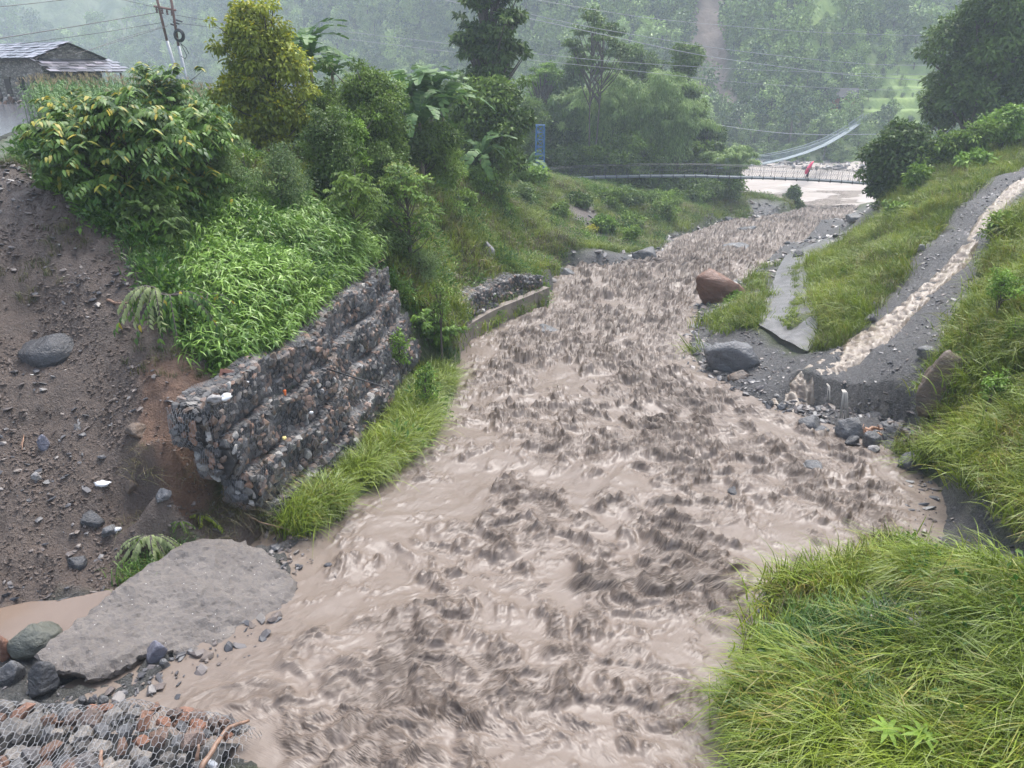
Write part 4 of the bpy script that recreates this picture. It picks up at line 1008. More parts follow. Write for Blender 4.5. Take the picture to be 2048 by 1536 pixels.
tree(560,290,140,21.5,'','feathery small tree with thin forked trunk above the bamboo grass',ybot=430,mat='grey',ncl=18,rad=.42,per=2000,ls=.09,group=G2,aspect=.3,trunks=2)
bush(490,300,130,25,'dark shrub under the yellow green tree',ybot=400,mat='mid',ncl=12,rad=.5,per=1100,ls=.12,group=G2)
bush(470,470,120,19.0,'low weedy shrub among the bamboo grass',ybot=520,mat='mid',ncl=8,rad=.3,per=1100,ls=.12,group=G2)
tree(705,345,140,22.8,'','feathery fern leaved tree left of the forked one',ybot=470,mat='mid',ncl=20,rad=.42,per=1300,ls=.14,style='spray',aspect=.24,tipf=.25,group=G2,droop=.7)
tree(818,328,140,25.5,'','small feathery tree with forked dark trunk and yellowish tips',ybot=470,mat='bright',ncl=20,rad=.42,per=1300,ls=.14,style='spray',aspect=.26,tipf=.5,group=G2,trunks=2)
bush(760,440,160,25.0,'dark green leafy mass under the two feathery trees',ybot=540,mat='dark',ncl=18,rad=.5,per=1300,ls=.12,group=G2)
bush(840,490,100,25.5,'bluish green bushy shrub beside the top end of the stepped wall',ybot=600,mat='grey',ncl=14,rad=.42,per=1900,ls=.08,group=G2,aspect=.35)
bush(640,480,120,20.8,'leafy sprouts shrub at the upper end of the bamboo grass',ybot=530,mat='bright',ncl=8,rad=.28,per=1000,ls=.14,style='spray',aspect=.3,segs=2,group=G2)
bush(862,612,110,23.6,'broad leaved shrub growing between the two gabion walls',ybot=690,mat='bright',ncl=14,rad=.32,per=1300,ls=.13,style='spray',aspect=.34,segs=2,group=G2)
bush(880,660,60,23.8,'small plant at the water edge below the broad leaved shrub',ybot=720,mat='mid',ncl=7,rad=.22,per=1200,ls=.11,group=G2)
G3='vine covered trees on the left bank'
tree(655,225,150,24.5,'','dark vine covered tree hump in the middle of the left bank',ybot=410,mat='dark',ncl=26,rad=.55,per=1700,ls=.10,group=G3,fill=.1)
tree(745,130,180,29.5,'','tall vine covered tree left of the banana plants',ybot=330,mat='mid',ncl=34,rad=.75,per=1200,ls=.12,group=G3,fill=.1)
tree(700,228,110,25.8,'','bright green rounded tree against the vine covered hump',ybot=330,mat='bright',ncl=16,rad=.45,per=1400,ls=.12,group=G3,fill=.15)
tree(770,290,120,27.5,'','dark vine draped shrub tree below the banana plants',ybot=440,mat='dark',ncl=20,rad=.55,per=1300,ls=.12,group=G3,fill=.1)
tree(600,200,110,29,'','ivy hung tree beside the yellow green crown',ybot=330,mat='mid',ncl=16,rad=.6,per=1200,ls=.12,group=G3,fill=.1)
bush(880,300,120,38,'dark shrub below the banana group',ybot=380,mat='mid',ncl=14,rad=.7,per=900,ls=.15,group=G3)
bush(820,250,120,36,'shrub in front of the banana group stems',ybot=330,mat='dark',ncl=14,rad=.7,per=900,ls=.15,group=G3)
banana(620,55,32,110,'banana plant with ragged leaves beside the yellow green tree',1)
banana(665,100,33,90,'lower banana plant behind the ivy hung tree',2)
banana(590,75,33.5,85,'banana plant half hidden by the yellow green crown',12)
banana(820,135,37,110,'leftmost banana plant of the group on the bank',3)
banana(862,140,38,120,'tallest banana plant of the group on the bank',4,11)
banana(885,165,37.5,110,'rightmost banana plant of the group with a pale upright leaf',5,10)
banana(840,195,36,100,'front banana plant of the group with drooping leaves',6)
banana(962,272,43,80,'single young banana plant on the grassy slope',7,10)
banana(1058,305,58,60,'small banana plant left of the blue bridge tower',8,6)
G4='trees on the left bank near the footbridge'
tree(985,-50,150,52,'','tall dark layered tree rising out of the top of the picture',ybot=185,mat='dark',ncl=34,rad=1.0,per=430,ls=.24,style='flat',shape='round',group=G4,trunks=1,fill=.55)
tree(985,162,195,46,'','round grey green tree left of the blue tower',ybot=335,mat='mid',ncl=44,rad=1.15,per=620,ls=.20,group=G4,fill=.2)
tree(1085,122,95,90,'','small umbrella crowned tree with a bare forked stem',ybot=175,mat='bright',ncl=14,rad=.75,per=620,ls=.2,style='flat',shape='umbrella',group=G4)
tree(1192,18,140,84,'','tall thin tree with open crown above the bamboo',ybot=150,mat='dark',ncl=20,rad=.95,per=430,ls=.24,style='flat',shape='round',fill=.6,group=G4,trunks=2,trk=.18)
tree(1370,88,95,90,'','dark open tree left of the grey landslide scar',ybot=230,mat='dark',ncl=22,rad=1.2,per=420,ls=.27,group=G4,shape='layers')
tree(1415,240,80,92,'','dark small tree beside the bright bamboo at the bridge',ybot=305,mat='dark',ncl=14,rad=1.1,per=480,ls=.26,group=G4)
tree(1270,95,110,97,'','dark tree crown showing behind the bamboo clumps',ybot=200,mat='dark',ncl=20,rad=1.3,per=420,ls=.28,group=G4)
tree(940,150,120,70,'','dim tree behind the round grey green one',ybot=260,mat='dark',ncl=18,rad=1.2,per=480,ls=.25,group=G4)
tree(1060,200,110,86,'','shadowy tree behind the blue tower',ybot=330,mat='mid',ncl=20,rad=1.2,per=480,ls=.24,group=G4,fill=.1)
tree(1130,180,110,88,'','pale green tree between the tower and the thin tall tree',ybot=330,mat='grey',ncl=24,rad=1.3,per=480,ls=.24,group=G4,fill=.1)
bamboo(1290,130,200,86,'largest pale green bamboo clump behind the footbridge',36,1)
bamboo(1195,165,170,87,'bamboo clump around the tall thin trunk',28,2)
bamboo(1345,190,150,86,'bamboo clump arching right towards the river',28,3)
bamboo(1455,288,110,86,'low bright bamboo clump at the right end of the trees',22,4)
tree(905,175,110,56,'','grey green tree behind the banana group',ybot=300,mat='grey',ncl=22,rad=1.2,per=480,ls=.24,group=G4,fill=.1)
tree(1120,235,120,88,'','dense dark tree low behind the blue tower',ybot=350,mat='dark',ncl=24,rad=1.4,per=420,ls=.27,group=G4,fill=.1)
tree(1235,170,150,92,'','broad mid green tree behind the middle bamboo',ybot=340,mat='mid',ncl=34,rad=1.6,per=380,ls=.3,group=G4,fill=.1)
tree(1330,230,150,96,'','dark dense tree behind the right bamboo clump',ybot=360,mat='dark',ncl=30,rad=1.6,per=380,ls=.3,group=G4,fill=.1)
tree(1410,290,120,90,'','mid green low tree by the river behind the bridge',ybot=380,mat='mid',ncl=24,rad=1.5,per=380,ls=.3,group=G4,fill=.1)
tree(800,170,120,62,'','distant dark tree above the banana leaves gap',ybot=290,mat='dark',ncl=20,rad=1.3,per=420,ls=.27,group=G4,fill=.1)
bush(640,165,130,31,'leafy undergrowth beneath the banana plant by the yellow green tree',ybot=260,mat='mid',ncl=14,rad=.7,per=900,ls=.14,group=G4)
bush(850,235,150,36.6,'leafy undergrowth hiding the banana group stems',ybot=320,mat='mid',ncl=18,rad=.8,per=800,ls=.16,group=G4)
bush(965,330,90,42.6,'grassy shrub around the foot of the young banana plant',ybot=380,mat='bright',ncl=10,rad=.6,per=800,ls=.16,group=G4)
tree(1150,120,100,92,'','loose pale green tree left of the tall thin trunk',ybot=300,mat='grey',ncl=26,rad=1.1,per=420,ls=.28,group=G4,fill=.4)
tree(1340,150,110,95,'','mid green tree between bamboo and the dark open tree',ybot=330,mat='mid',ncl=28,rad=1.3,per=400,ls=.3,group=G4,fill=.3)
tree(1385,200,90,95,'','leafy dark tree filling under the dark open crown',ybot=350,mat='mid',ncl=22,rad=1.2,per=400,ls=.3,group=G4,fill=.3)
bush(1300,330,120,84,'round leafy bush behind the footbridge netting',ybot=400,mat='bright',ncl=18,rad=1.0,per=450,ls=.27,group=G4,fill=.1)
bamboo(1110,185,120,88,'bamboo clump just right of the blue tower',26,9)
tree(1100,140,110,93,'','light green tree above the blue tower',ybot=330,mat='bright',ncl=26,rad=1.5,per=420,ls=.3,group=G4,fill=.3)
tree(870,200,90,60,'','mid green tree filling behind the banana group',ybot=300,mat='mid',ncl=18,rad=1.0,per=500,ls=.25,group=G4,fill=.2)
G5='bushes below and behind the footbridge'
bush(1245,270,200,83,'broad leafy bush rising above the footbridge deck',ybot=400,mat='mid',ncl=34,rad=1.2,per=480,ls=.26,group=G5,fill=.1)
bush(1240,385,190,82,'leafy bush under the middle of the footbridge',ybot=470,mat='mid',ncl=30,rad=1.0,per=520,ls=.24,group=G5,fill=.1)
bush(1350,355,190,83,'dark hanging thicket under the footbridge',ybot=425,mat='dark',ncl=30,rad=1.2,per=420,ls=.27,group=G5,fill=.1)
bush(1445,345,110,85,'thicket under the low bright bamboo',ybot=405,mat='mid',ncl=20,rad=1.1,per=420,ls=.27,group=G5,fill=.1)
bush(1160,290,130,84,'dim undergrowth between tower and bamboo',ybot=370,mat='dark',ncl=22,rad=1.2,per=420,ls=.25,group=G5,fill=.1)
bush(1060,330,110,56,'light green shrub at the foot of the blue tower',ybot=360,mat='bright',ncl=12,rad=.7,per=560,ls=.2,group=G5)
bush(1208,432,72,57,'pale green leafy shrub at the foot of the bare bank',ybot=485,mat='bright',ncl=10,rad=.65,per=700,ls=.2,group=G5)
bush(1185,455,34,56,'little yellow bush beside the pale leafy shrub',ybot=478,mat='yellow',ncl=6,rad=.4,per=900,ls=.15,tipf=.9,group=G5)
bush(1262,450,46,55,'lime green bushy plant near the dark boulder',ybot=500,mat='lime',ncl=8,rad=.5,per=900,ls=.16,group=G5)
G6='trees and bushes above the right slope'
tree(1995,-90,270,60,'','huge dark tree in the upper right corner',ybot=240,mat='dark',ncl=90,rad=1.5,per=360,ls=.26,group=G6,fill=.25,trunks=2,trk=.35)
tree(1905,130,110,62,'','lower left bough mass of dark foliage beside the huge tree',ybot=250,mat='dark',ncl=26,rad=1.2,per=420,ls=.25,group=G6)
tree(1795,245,160,48,'','dark round tree hanging over the river end of the right slope',ybot=400,mat='dark',ncl=40,rad=.95,per=700,ls=.21,group=G6,fill=.2)
bush(1855,300,110,47,'mid green bush between the dark round tree and the ridge',ybot=365,mat='mid',ncl=16,rad=.7,per=700,ls=.18,group=G6)
bush(1835,330,70,44,'lime green bush on the ridge of the right slope',ybot=375,mat='lime',ncl=10,rad=.5,per=800,ls=.16,group=G6)
bush(1920,265,120,47,'bush row left part under the huge tree',ybot=310,mat='mid',ncl=16,rad=.75,per=700,ls=.18,group=G6)
bush(2015,215,120,47,'light leaved bush right under the huge tree',ybot=280,mat='bright',ncl=18,rad=.75,per=700,ls=.18,group=G6)
bush(1965,245,90,46,'bush between the light leaved one and the ridge row',ybot=290,mat='mid',ncl=12,rad=.65,per=700,ls=.18,group=G6)
tree(1586,372,52,93,'','small bluish conifer like tree on the spit by the river',ybot=412,mat='dark',ncl=22,rad=.55,per=900,ls=.2,shape='cone',group=G6)
bush(2010,540,110,17.8,'leafy shrub among the grass on the right slope',ybot=600,mat='bright',ncl=12,rad=.22,per=1900,ls=.08,group=G6)
bush(2030,640,60,16.2,'small leafy plant low on the right slope',ybot=690,mat='mid',ncl=7,rad=.16,per=2200,ls=.07,group=G6)
bush(1480,600,80,33.5,'green tuft bush beside the rust orange boulder',ybot=650,mat='bright',ncl=10,rad=.4,per=900,ls=.14,group=G6)
# hanging broken branch with pale undersides, and two torn plants by the slab
def spray(px, py, Y, label, n, Ln, ls, mat, seed, spread=1.2, down=.9, asp=.36, name='branch', cat='branch'):
    r = np.random.default_rng(seed); p = PY(px, py, Y) if Y else hit(px, py)+Vector((0, 0, .12)); root = thing(name, label, cat, tuple(p)); P = []; D = []; N = []; LC = []; mb = MB()
    for k in range(n):
        a = r.uniform(-spread, spread)-math.pi/2; L = Ln*r.uniform(.6, 1.1); q = 15; t = np.linspace(0, 1, q); up = r.uniform(.1, .6)
        x = np.cos(a)*L*t*1.0; y = np.sin(a)*L*t*.5; z = up*L*t-down*L*t*t; mb.tube(list(zip(x[::3], y[::3], z[::3])), .012, 4, cap=False)
        c = np.stack([x, y, z], 1)[3:]; tg = nrm(np.gradient(c, axis=0)); S = nrm(np.cross(tg, [0, 0, 1.])+1e-5)
        for sg in (1, -1):
            P.append(c); D.append(S*sg*.8+tg*.5+np.array([0, 0, -.6])); N.append(np.array([0, -.4, 1.])+r.normal(size=c.shape)*.3)
            lc = np.stack([r.uniform(0, 1, len(c)), (r.random(len(c)) < .05)*1., np.zeros(len(c))], 1); LC.append(lc)
    P, D, N, LC = map(np.concatenate, (P, D, N, LC)); V, F_, k = leaves(P, D, N, ls*r.uniform(.8, 1.2, len(P)), ls*asp, .3, 2)
    obj('foliage', mesh_np('foliage', V, F_, [LM[mat]], False, {'lc': np.repeat(LC, k, 0)}), root); mb.build('stem', m_bark, root); return root
spray(310,575,14.5,'broken branch with pale leaf undersides hanging over the landslide',7,1.1,.15,'pale',3,1.5,1.0)
spray(340,590,14.5,'dark green leafy branch behind the pale leaved one',10,1.25,.16,'tipped',4,1.6,1.0)
spray(420,590,15.4,'leafy branch drooping right of the pale leaved one',8,1.1,.15,'tipped',14,1.4,.8)
spray(305,1085,None,'torn plant with pale yellow green leaves beside the tilted slab',14,.75,.11,'pale',5,1.6,.75,.42,'plant','plant')
spray(405,1045,None,'small yellowing plant behind the tilted slab',4,.5,.085,'yellow',6,1.2,.7,.42,'plant','plant')
spray(365,1062,None,'dark green weed between the two torn plants by the slab',6,.35,.06,'mid',7,1.5,.8,.2,'plant','plant')

for (a_,b_,c_,d_,lab,mt) in [(1195,385,90,66,'leafy bush hanging over the bank edge left under the deck','mid'),(1255,382,110,68,'dark bush on the bank edge under the middle of the deck','dark'),(1320,385,110,72,'green bush on the bank edge right under the deck','mid'),(1250,430,110,62,'broad low bush below the hanging dark one','mid'),(1390,375,90,78,'bush at the right end of the bank thicket','mid'),(1150,400,60,61,'small dark bush at the cliff top beside the bare soil','dark')]:
    bush(a_,b_,c_,d_,lab,ybot=b_+80,mat=mt,ncl=16,rad=.8,per=700,ls=.2,group=G5)
G7='low shrubs on the left bank slope'
for (a_,b_,c_,d_,lab,mt) in [(1050,390,70,52,'pale shrub on the grassy slope left of the bare soil','grey'),(1120,430,60,56,'dark shrub at the left rim of the bare soil','mid'),(1225,400,80,64,'leafy shrub right of the bare soil under the bridge','mid'),(930,400,70,40,'dark shrub on the upper grassy slope','mid'),(1000,440,70,45,'leafy weed clump in the middle of the grassy slope','bright'),(1150,490,60,52,'small shrub near the stony left water edge','bright'),(1330,420,70,66,'low bush on the flat grassy left bank','mid'),(905,470,60,35,'green weed clump above the low gabion wall','bright')]:
    bush(a_,b_-25,c_,d_,lab,ybot=b_+25,mat=mt,ncl=8,rad=.5,per=800,ls=.17,group=G7)
for (a_,b_,c_,d_,lab,mt) in [(880,590,70,22.9,'leafy weed at the far end of the stepped wall','mid'),(800,690,60,20.5,'weed clump growing out of the lower wall tiers','bright'),(850,760,80,18.6,'tall weed clump between wall foot and water','bright')]:
    bush(a_,b_-25,c_,d_,lab,ybot=b_+35,mat=mt,ncl=8,rad=.22,per=1600,ls=.09,group=G7)

for (a_,b_,c_,d_,lab,mt) in [(1990,770,70,15,'leafy weed clump above the upright boulder grass','bright'),(1930,880,60,15.2,'rusty tipped weed clump over the right water edge','yellow'),(2010,930,80,13,'green weed clump on the lower right slope','mid'),(2000,450,90,26.5,'dark leafy clump at the top of the right bank','mid'),(1700,560,50,31,'weed clump in the middle of the yellow grass slope','bright'),(1800,430,60,38,'weed clump high on the yellow grass slope','mid'),(1950,330,70,44,'leafy clump near the ridge beside the torrent head','bright')]:
    bush(a_,b_-25,c_,d_,lab,ybot=b_+25,mat=mt,ncl=8,rad=.02*d_*.6,per=1500*15/d_,ls=.0065*d_,group='weed clumps on the right slope')
def palmate(px, py, Yd, label, seed):
    r = np.random.default_rng(seed); p = hit(px, py)+Vector((0, 0, .55)); root = thing('palmate_plant', label, 'plant', tuple(p), group='palmate leaved plants in the foreground grass')
    for k in range(8):
        a = k*.785+r.uniform(-.1, .1); V, F_, kk = leaves(np.zeros((1, 3)), np.array([[math.cos(a), math.sin(a), .25]]), np.array([[0, 0, 1.]]), .22, .055, .25, 2); obj('leaf', mesh_np('leaf', V, F_, [LM['lime']], False, {'lc': np.full((len(V), 3), .6)*[1, 0, 0]}), root)
    mb = MB(); mb.tube([(0, 0, -.5), (.02, 0, 0)], .008, 4); mb.build('stem', simple_green, root)
palmate(1822,1545,6,'star shaped palmate plant right one in the foreground grass',1); palmate(1755,1535,6,'star shaped palmate plant left one in the foreground grass',2)
# ------------------------------------------------------------------ grasses
def grassmat(name, dark, lite, tip, rough=.45):
    t = NT(name); a = t.attr('lc'); sep = t.n('ShaderNodeSeparateColor'); t.l(a.outputs['Color'], sep.inputs[0]); oi = t.n('ShaderNodeObjectInfo')
    gp = t.geo().outputs['Position']; nz = t.noise(.45, 3, .5, gp)
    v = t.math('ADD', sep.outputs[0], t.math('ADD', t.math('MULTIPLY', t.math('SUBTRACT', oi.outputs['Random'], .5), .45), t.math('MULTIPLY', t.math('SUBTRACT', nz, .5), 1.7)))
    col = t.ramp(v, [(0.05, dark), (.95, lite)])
    tm = t.math('MULTIPLY', sep.outputs[1], t.ramp(t.noise(.8, 3, .5, gp), [(.40, 0.05), (.62, 1.0)])); col = t.mix(tm, col, tip)
    t.set(col, rough); tr = t.n('ShaderNodeBsdfTranslucent'); t.l(col, tr.inputs[0]); ms = t.n('ShaderNodeMixShader'); ms.inputs[0].default_value = .3
    t.l(t.b.outputs[0], ms.inputs[1]); t.l(tr.outputs[0], ms.inputs[2]); t.l(ms.outputs[0], t.out.inputs[0]); return t.mat
m_gl = grassmat('grass_lime', (0.092, 0.145, 0.012), (0.273, 0.352, 0.031), (.38, .26, .06))
m_gg = grassmat('grass_green', (.035, .10, .016), (.15, .26, .04), (.26, .19, .05))
m_gb = grassmat('grass_bambooish', (.09, .19, .025), (.26, .42, .07), (.26, .30, .08))
m_gd = grassmat('grass_dry', (.05, .06, .02), (.15, .14, .05), (.24, .14, .07))
def tuft(seed, n, L, wd, spread, lean=(0, 0), segs=5, stiff=.6, tipc=.0, rad=.12):
    r = np.random.default_rng(seed); V = []; Fc = []; LC = []
    for k in range(n):
        a = r.uniform(0, 6.283); l = L*r.uniform(.55, 1.1); b = np.array([r.normal()*rad, r.normal()*rad, 0]); out = np.array([math.cos(a)*spread+lean[0], math.sin(a)*spread+lean[1]]) * r.uniform(.6, 1.2)
        t = np.linspace(0, 1, segs+1); x = b[0]+out[0]*l*(t**1.5); y = b[1]+out[1]*l*(t**1.5); o2 = math.hypot(*out); z = l*(t*stiff*1.25-(.35+.42*o2)*t**2.3)
        side = np.array([-math.sin(a+r.uniform(-.8, .8)), math.cos(a), .15]); side /= np.linalg.norm(side); w_ = wd*r.uniform(.7, 1.3)*(1-t**1.6*.92); i0 = len(V); tone = r.uniform(0.1, .9); tp = (r.random() < tipc)*r.uniform(.4, 1)
        for i in range(segs+1):
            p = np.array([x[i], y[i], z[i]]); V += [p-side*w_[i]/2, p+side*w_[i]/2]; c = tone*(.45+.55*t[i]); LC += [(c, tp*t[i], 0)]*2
        Fc += [(i0+2*i, i0+2*i+1, i0+2*i+3, i0+2*i+2) for i in range(segs)]
    return np.array(V), Fc, None, np.array(LC)
def canes(seed, n, L, leaf, asp=.11, lean=(0, 0)):
    r = np.random.default_rng(seed); P = []; D = []; N = []; LC = []
    for k in range(n):
        a = r.uniform(0, 6.283); l = L*r.uniform(.6, 1.1); q = 9; t = np.linspace(.15, 1, q); o = r.uniform(.1, .55); x = r.normal()*.15+(math.cos(a)*o+lean[0])*l*t**1.6; y = r.normal()*.15+(math.sin(a)*o+lean[1])*l*t**1.6; z = l*(t-.35*t**2.5)
        c = np.stack([x, y, z], 1); az = r.uniform(0, 6.28, q); d = np.stack([np.cos(az), np.sin(az), r.uniform(-.5, .35, q)], 1); P.append(c); D.append(d+np.array([lean[0], lean[1], 0])); N.append(np.array([0, 0, 1.])+r.normal(size=(q, 3))*.4); LC.append(np.stack([r.uniform(.1, .9, q), (r.random(q) < .1)*.6, 0*t], 1))
    P, D, N, LC = map(np.concatenate, (P, D, N, LC)); V, F_, k = leaves(P, D, N, leaf*r.uniform(.7, 1.3, len(P)), leaf*asp, .35, 2)
    return V, [tuple(f) for f in F_], None, np.repeat(LC, k, 0)
def weed(seed, n, L, leaf, asp=.5):
    r = np.random.default_rng(seed); d = unit(r, n); d[:, 2] = np.abs(d[:, 2]); P = d*L*r.uniform(.3, 1, (n, 1)); D = d+r.normal(size=(n, 3))*.4; N = np.array([0, 0, 1.])+r.normal(size=(n, 3))*.4
    V, F_, k = leaves(P, D, N, leaf*r.uniform(.6, 1.3, n), leaf*asp, .2); return V, [tuple(f) for f in F_], None, np.repeat(np.stack([r.uniform(0.1, .9, n), np.zeros(n), np.zeros(n)], 1), k, 0)
def fanpts(n, y0, y1, s0, s1, r, power=1.0):
    y = np.exp(r.uniform(math.log(y0), math.log(y1), n)); s = r.uniform(s0, s1, n); return s*(y+3), y
def bilZ(k, x, y):
    fi, fj = gridf(x, y); return bil(Z[k] if isinstance(k, str) else k, fi, fj)
BARE = np.clip(np.maximum.reduce([Z[k] for k in Z]), 0, 1)
TRK = poly_px([(1590,725),(1632,705),(1640,672),(1636,620),(1626,575),(1616,540),(1628,512),(1675,490),(1715,466),(1690,462),(1630,484),(1570,508),(1552,538),(1541,570),(1526,610),(1508,655)])
ROADX = [tuple(PZ(*q, -2.1).to_2d()) for q in [(-700,400),(0,312),(60,290),(120,240),(130,200),(-200,198),(-900,195)]]
WALLX = sdist(WT, GX, GY); WALLM = ((GY > 11.4) & (GY < 23.2) & (WALLX > -.75) & (WALLX < 1.75)).astype(float)
def ok_ground(x, y, lim=.35):
    return (bilZ(BARE, x, y) < lim) & ((x < xl(y)-.02) | (x > xr(y)+.02)) & ~inpoly(x, y, TRK) & ~inpoly(x, y, ROADX) & (bilZ(WALLM, x, y) < .3) & (hgt(x, y) > zw(y)-.02) & (y < 118)
def plant(name, pts, protos, s0, s1, mats, seed, tilt=.15, yaw=None, kind='stuff'):
    r = np.random.default_rng(seed); n = len(pts); s = r.uniform(s0, s1, n)*1.0
    ro = np.stack([r.normal(size=n)*tilt, r.normal(size=n)*tilt, (r.uniform(0, 6.283, n) if yaw is None else r.normal(size=n)*yaw)], 1)
    o = scatter(name, protos, pts, ro, np.stack([s, s, s*r.uniform(.85, 1.15, n)], 1), r.integers(0, len(protos), n), mats); o['kind'] = kind; return o
def far_scale(pts, o_s): return o_s
FG = poly_px([(1440,1430),(1470,1536),(1500,1700),(2500,1800),(2600,1050),(2048,1120),(1930,1140),(1850,1098),(1760,1150),(1700,1178),(1640,1215),(1560,1215),(1545,1290)])
# foreground drooping mass
r = np.random.default_rng(21)
lean = (-.55, -.12)
PD = [tuft(k, 30, .66, .017, .55, lean, 5, .75, .22, .12) for k in range(5)]
def pts_of(x, y, lift=0.): return np.stack([x, y, hgt(x, y)+lift], 1)
x = r.uniform(1.5, 13, 15000); y = r.uniform(3.2, 12, 15000); k = inpoly(x, y, FG) & (x > xr(y)+.16) & ~inpoly(x, y, POLY['gap'])
stony = inpoly(x, y, poly_px([(1530,1190),(1640,1165),(1800,1165),(1920,1215),(1880,1290),(1780,1335),(1650,1330),(1550,1300)])); k &= ~(stony & (r.random(len(x)) < .97))
cl_ = fbm(x*1.3, y*1.3, 3, 31); kk = k & ((cl_ > -.22) | (r.random(len(x)) < .25)); A_ = kk & (cl_ > .02); B_ = kk & ~A_
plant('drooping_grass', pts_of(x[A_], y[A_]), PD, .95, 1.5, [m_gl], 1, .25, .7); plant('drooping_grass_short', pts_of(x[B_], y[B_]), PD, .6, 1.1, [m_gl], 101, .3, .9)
k4 = k & (r.random(len(x)) < .05); plant('foreground_weeds', pts_of(x[k4], y[k4], .1), [weed(200+q_, 40, .38, .10) for q_ in range(3)], .7, 1.3, [m_gg], 102)
k5 = k & (r.random(len(x)) < .03); plant('dead_stalks', pts_of(x[k5], y[k5]), [tuft(210+q_, 5, .85, .010, .45, (-.3, 0), 4, .95, .9, .12) for q_ in range(3)], .7, 1.2, [m_gd], 103)
PB = [tuft(40+k, 26, .75, .022, .5, (-.25, -.1), 6, .95, .1, .07) for k in range(3)]
gp = poly_px([(1500,1290),(1640,1230),(1720,1280),(1800,1230),(1760,1420),(1640,1480),(1560,1480)])
x = r.uniform(2, 8, 1400); y = r.uniform(4, 11, 1400); k = inpoly(x, y, gp) & (x > xr(y)+.05)
plant('broad_bladed_grass', pts_of(x[k], y[k]), PB, .7, 1.15, [m_gg], 2)
# right slopes
x, y = fanpts(90000, 8, 75, .1, 1.25, r); k = ok_ground(x, y) & (x > xr(y)) & ~inpoly(x, y, FG) & (r.random(len(x)) < np.clip(y/30, .25, 1))
PR = [tuft(60+k, 30, .75, .017, .5, (-.35, -.05), 5, .85, .45, .14) for k in range(5)]
ch = fbm(x*.9, y*.9, 3, 37); A_ = k & (ch > .0); B_ = k & ~A_
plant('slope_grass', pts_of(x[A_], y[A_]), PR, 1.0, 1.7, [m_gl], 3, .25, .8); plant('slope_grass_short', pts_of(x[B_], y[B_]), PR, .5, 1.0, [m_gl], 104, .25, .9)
k6 = k & (fbm(x*.6, y*.6, 3, 39) > .08) & (r.random(len(x)) < .3); plant('dry_slope_grass', pts_of(x[k6], y[k6], .05), [tuft(220+q_, 22, .7, .016, .5, (-.3, 0), 4, .85, .9, .14) for q_ in range(3)], .8, 1.5, [m_gd], 105)
k2 = k & (fbm(x*.5, y*.5, 3, 5) > .12) & (r.random(len(x)) < .35)
plant('slope_weeds', pts_of(x[k2], y[k2]), [weed(70+k, 60, .4, .09) for k in range(3)], .6, 1.3, [m_gg], 4)
# left slopes beyond the walls
x, y = fanpts(150000, 10, 112, -1.2, .45, r); k = ok_ground(x, y) & (x < xl(y)) & (r.random(len(x)) < np.clip(y/34, .3, 1)*np.clip(80/y, .5, 1))
PL = [tuft(80+k, 30, .5, .018, .5, (.15, -.1), 4, .85, .35, .15) for k in range(5)]
lime = k & (x > -9) & (y > 24); grn = k & ~lime
plant('bank_grass', pts_of(x[lime], y[lime]), PL, .9, 1.7, [m_gl], 5)
k3 = lime & (fbm(x*.4, y*.4, 3, 44) > .05) & (r.random(len(x)) < .5)
plant('dry_bank_grass', pts_of(x[k3], y[k3], .03), [tuft(170+k, 26, .6, .02, .5, (.15, -.1), 4, .85, .9, .15) for k in range(3)], .9, 1.6, [m_gd], 16)
plant('terrace_grass', pts_of(x[grn], y[grn]), PL, .7, 1.2, [m_gg], 6)
k2 = k & (fbm(x*.35, y*.35, 3, 15) > .0) & (r.random(len(x)) < .30)
plant('bank_weeds', pts_of(x[k2], y[k2]), [weed(90+k, 70, .5, .12) for k in range(4)], .7, 1.6, [m_gg], 7)
# bright bamboo grass behind the stepped wall
bgp = poly_px([(400,560),(440,430),(520,390),(640,430),(745,485),(745,540),(690,640),(640,680),(520,720),(440,740),(400,700),(370,620)])
x = r.uniform(-11, 0, 9000); y = r.uniform(12, 27, 9000); k = inpoly(x, y, bgp) & (bilZ(BARE, x, y) < .3) & (bilZ(WALLX, x, y) < -.7)
plant('bamboo_grass', pts_of(x[k], y[k]), [canes(k, 11, .75, .24, .12, (.1, -.1)) for k in range(5)], .7, 1.25, [m_gb], 8)
wed = poly_px([(370,640),(440,700),(560,700),(680,640),(640,700),(520,740),(440,775),(400,740)])
x = r.uniform(-9, -2, 5000); y = r.uniform(11, 20, 5000); k = inpoly(x, y, wed) & (bilZ(BARE, x, y) < .45) & (bilZ(WALLX, x, y) < -.65)
plant('ground_weeds', pts_of(x[k], y[k]), [weed(100+k, 60, .2, .07) for k in range(4)], .7, 1.3, [m_gb], 9)
# grass strip between wall foot and water
def strip_pts(n, r, s0, s1, o0, o1):
    pa = Path2([(a, b, 0) for a, b in WT]); out = []
    for _ in range(n):
        s = r.uniform(s0, s1)*pa.L; o_ = r.uniform(o0, o1); a = pa.at(s); nn = pa.nrm(s); out.append((a[0]+nn[0]*o_, a[1]+nn[1]*o_))
    return np.array(out)
q = strip_pts(2600, r, .04, 1.0, 1.1, 2.7); q = q[(q[:, 0] < xl(q[:, 1])+.05) & (fbm(q[:, 0]*1.1, q[:, 1]*.9, 2, 5) > -.12)]
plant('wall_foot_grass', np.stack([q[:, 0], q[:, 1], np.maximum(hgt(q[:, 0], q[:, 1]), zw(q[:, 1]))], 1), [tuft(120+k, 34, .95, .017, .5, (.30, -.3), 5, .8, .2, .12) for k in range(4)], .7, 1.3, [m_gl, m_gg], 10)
q = strip_pts(260, r, .3, 1.0, .3, 1.6)
q = q[r.random(len(q)) < sstep(12, 24, q[:, 1])]
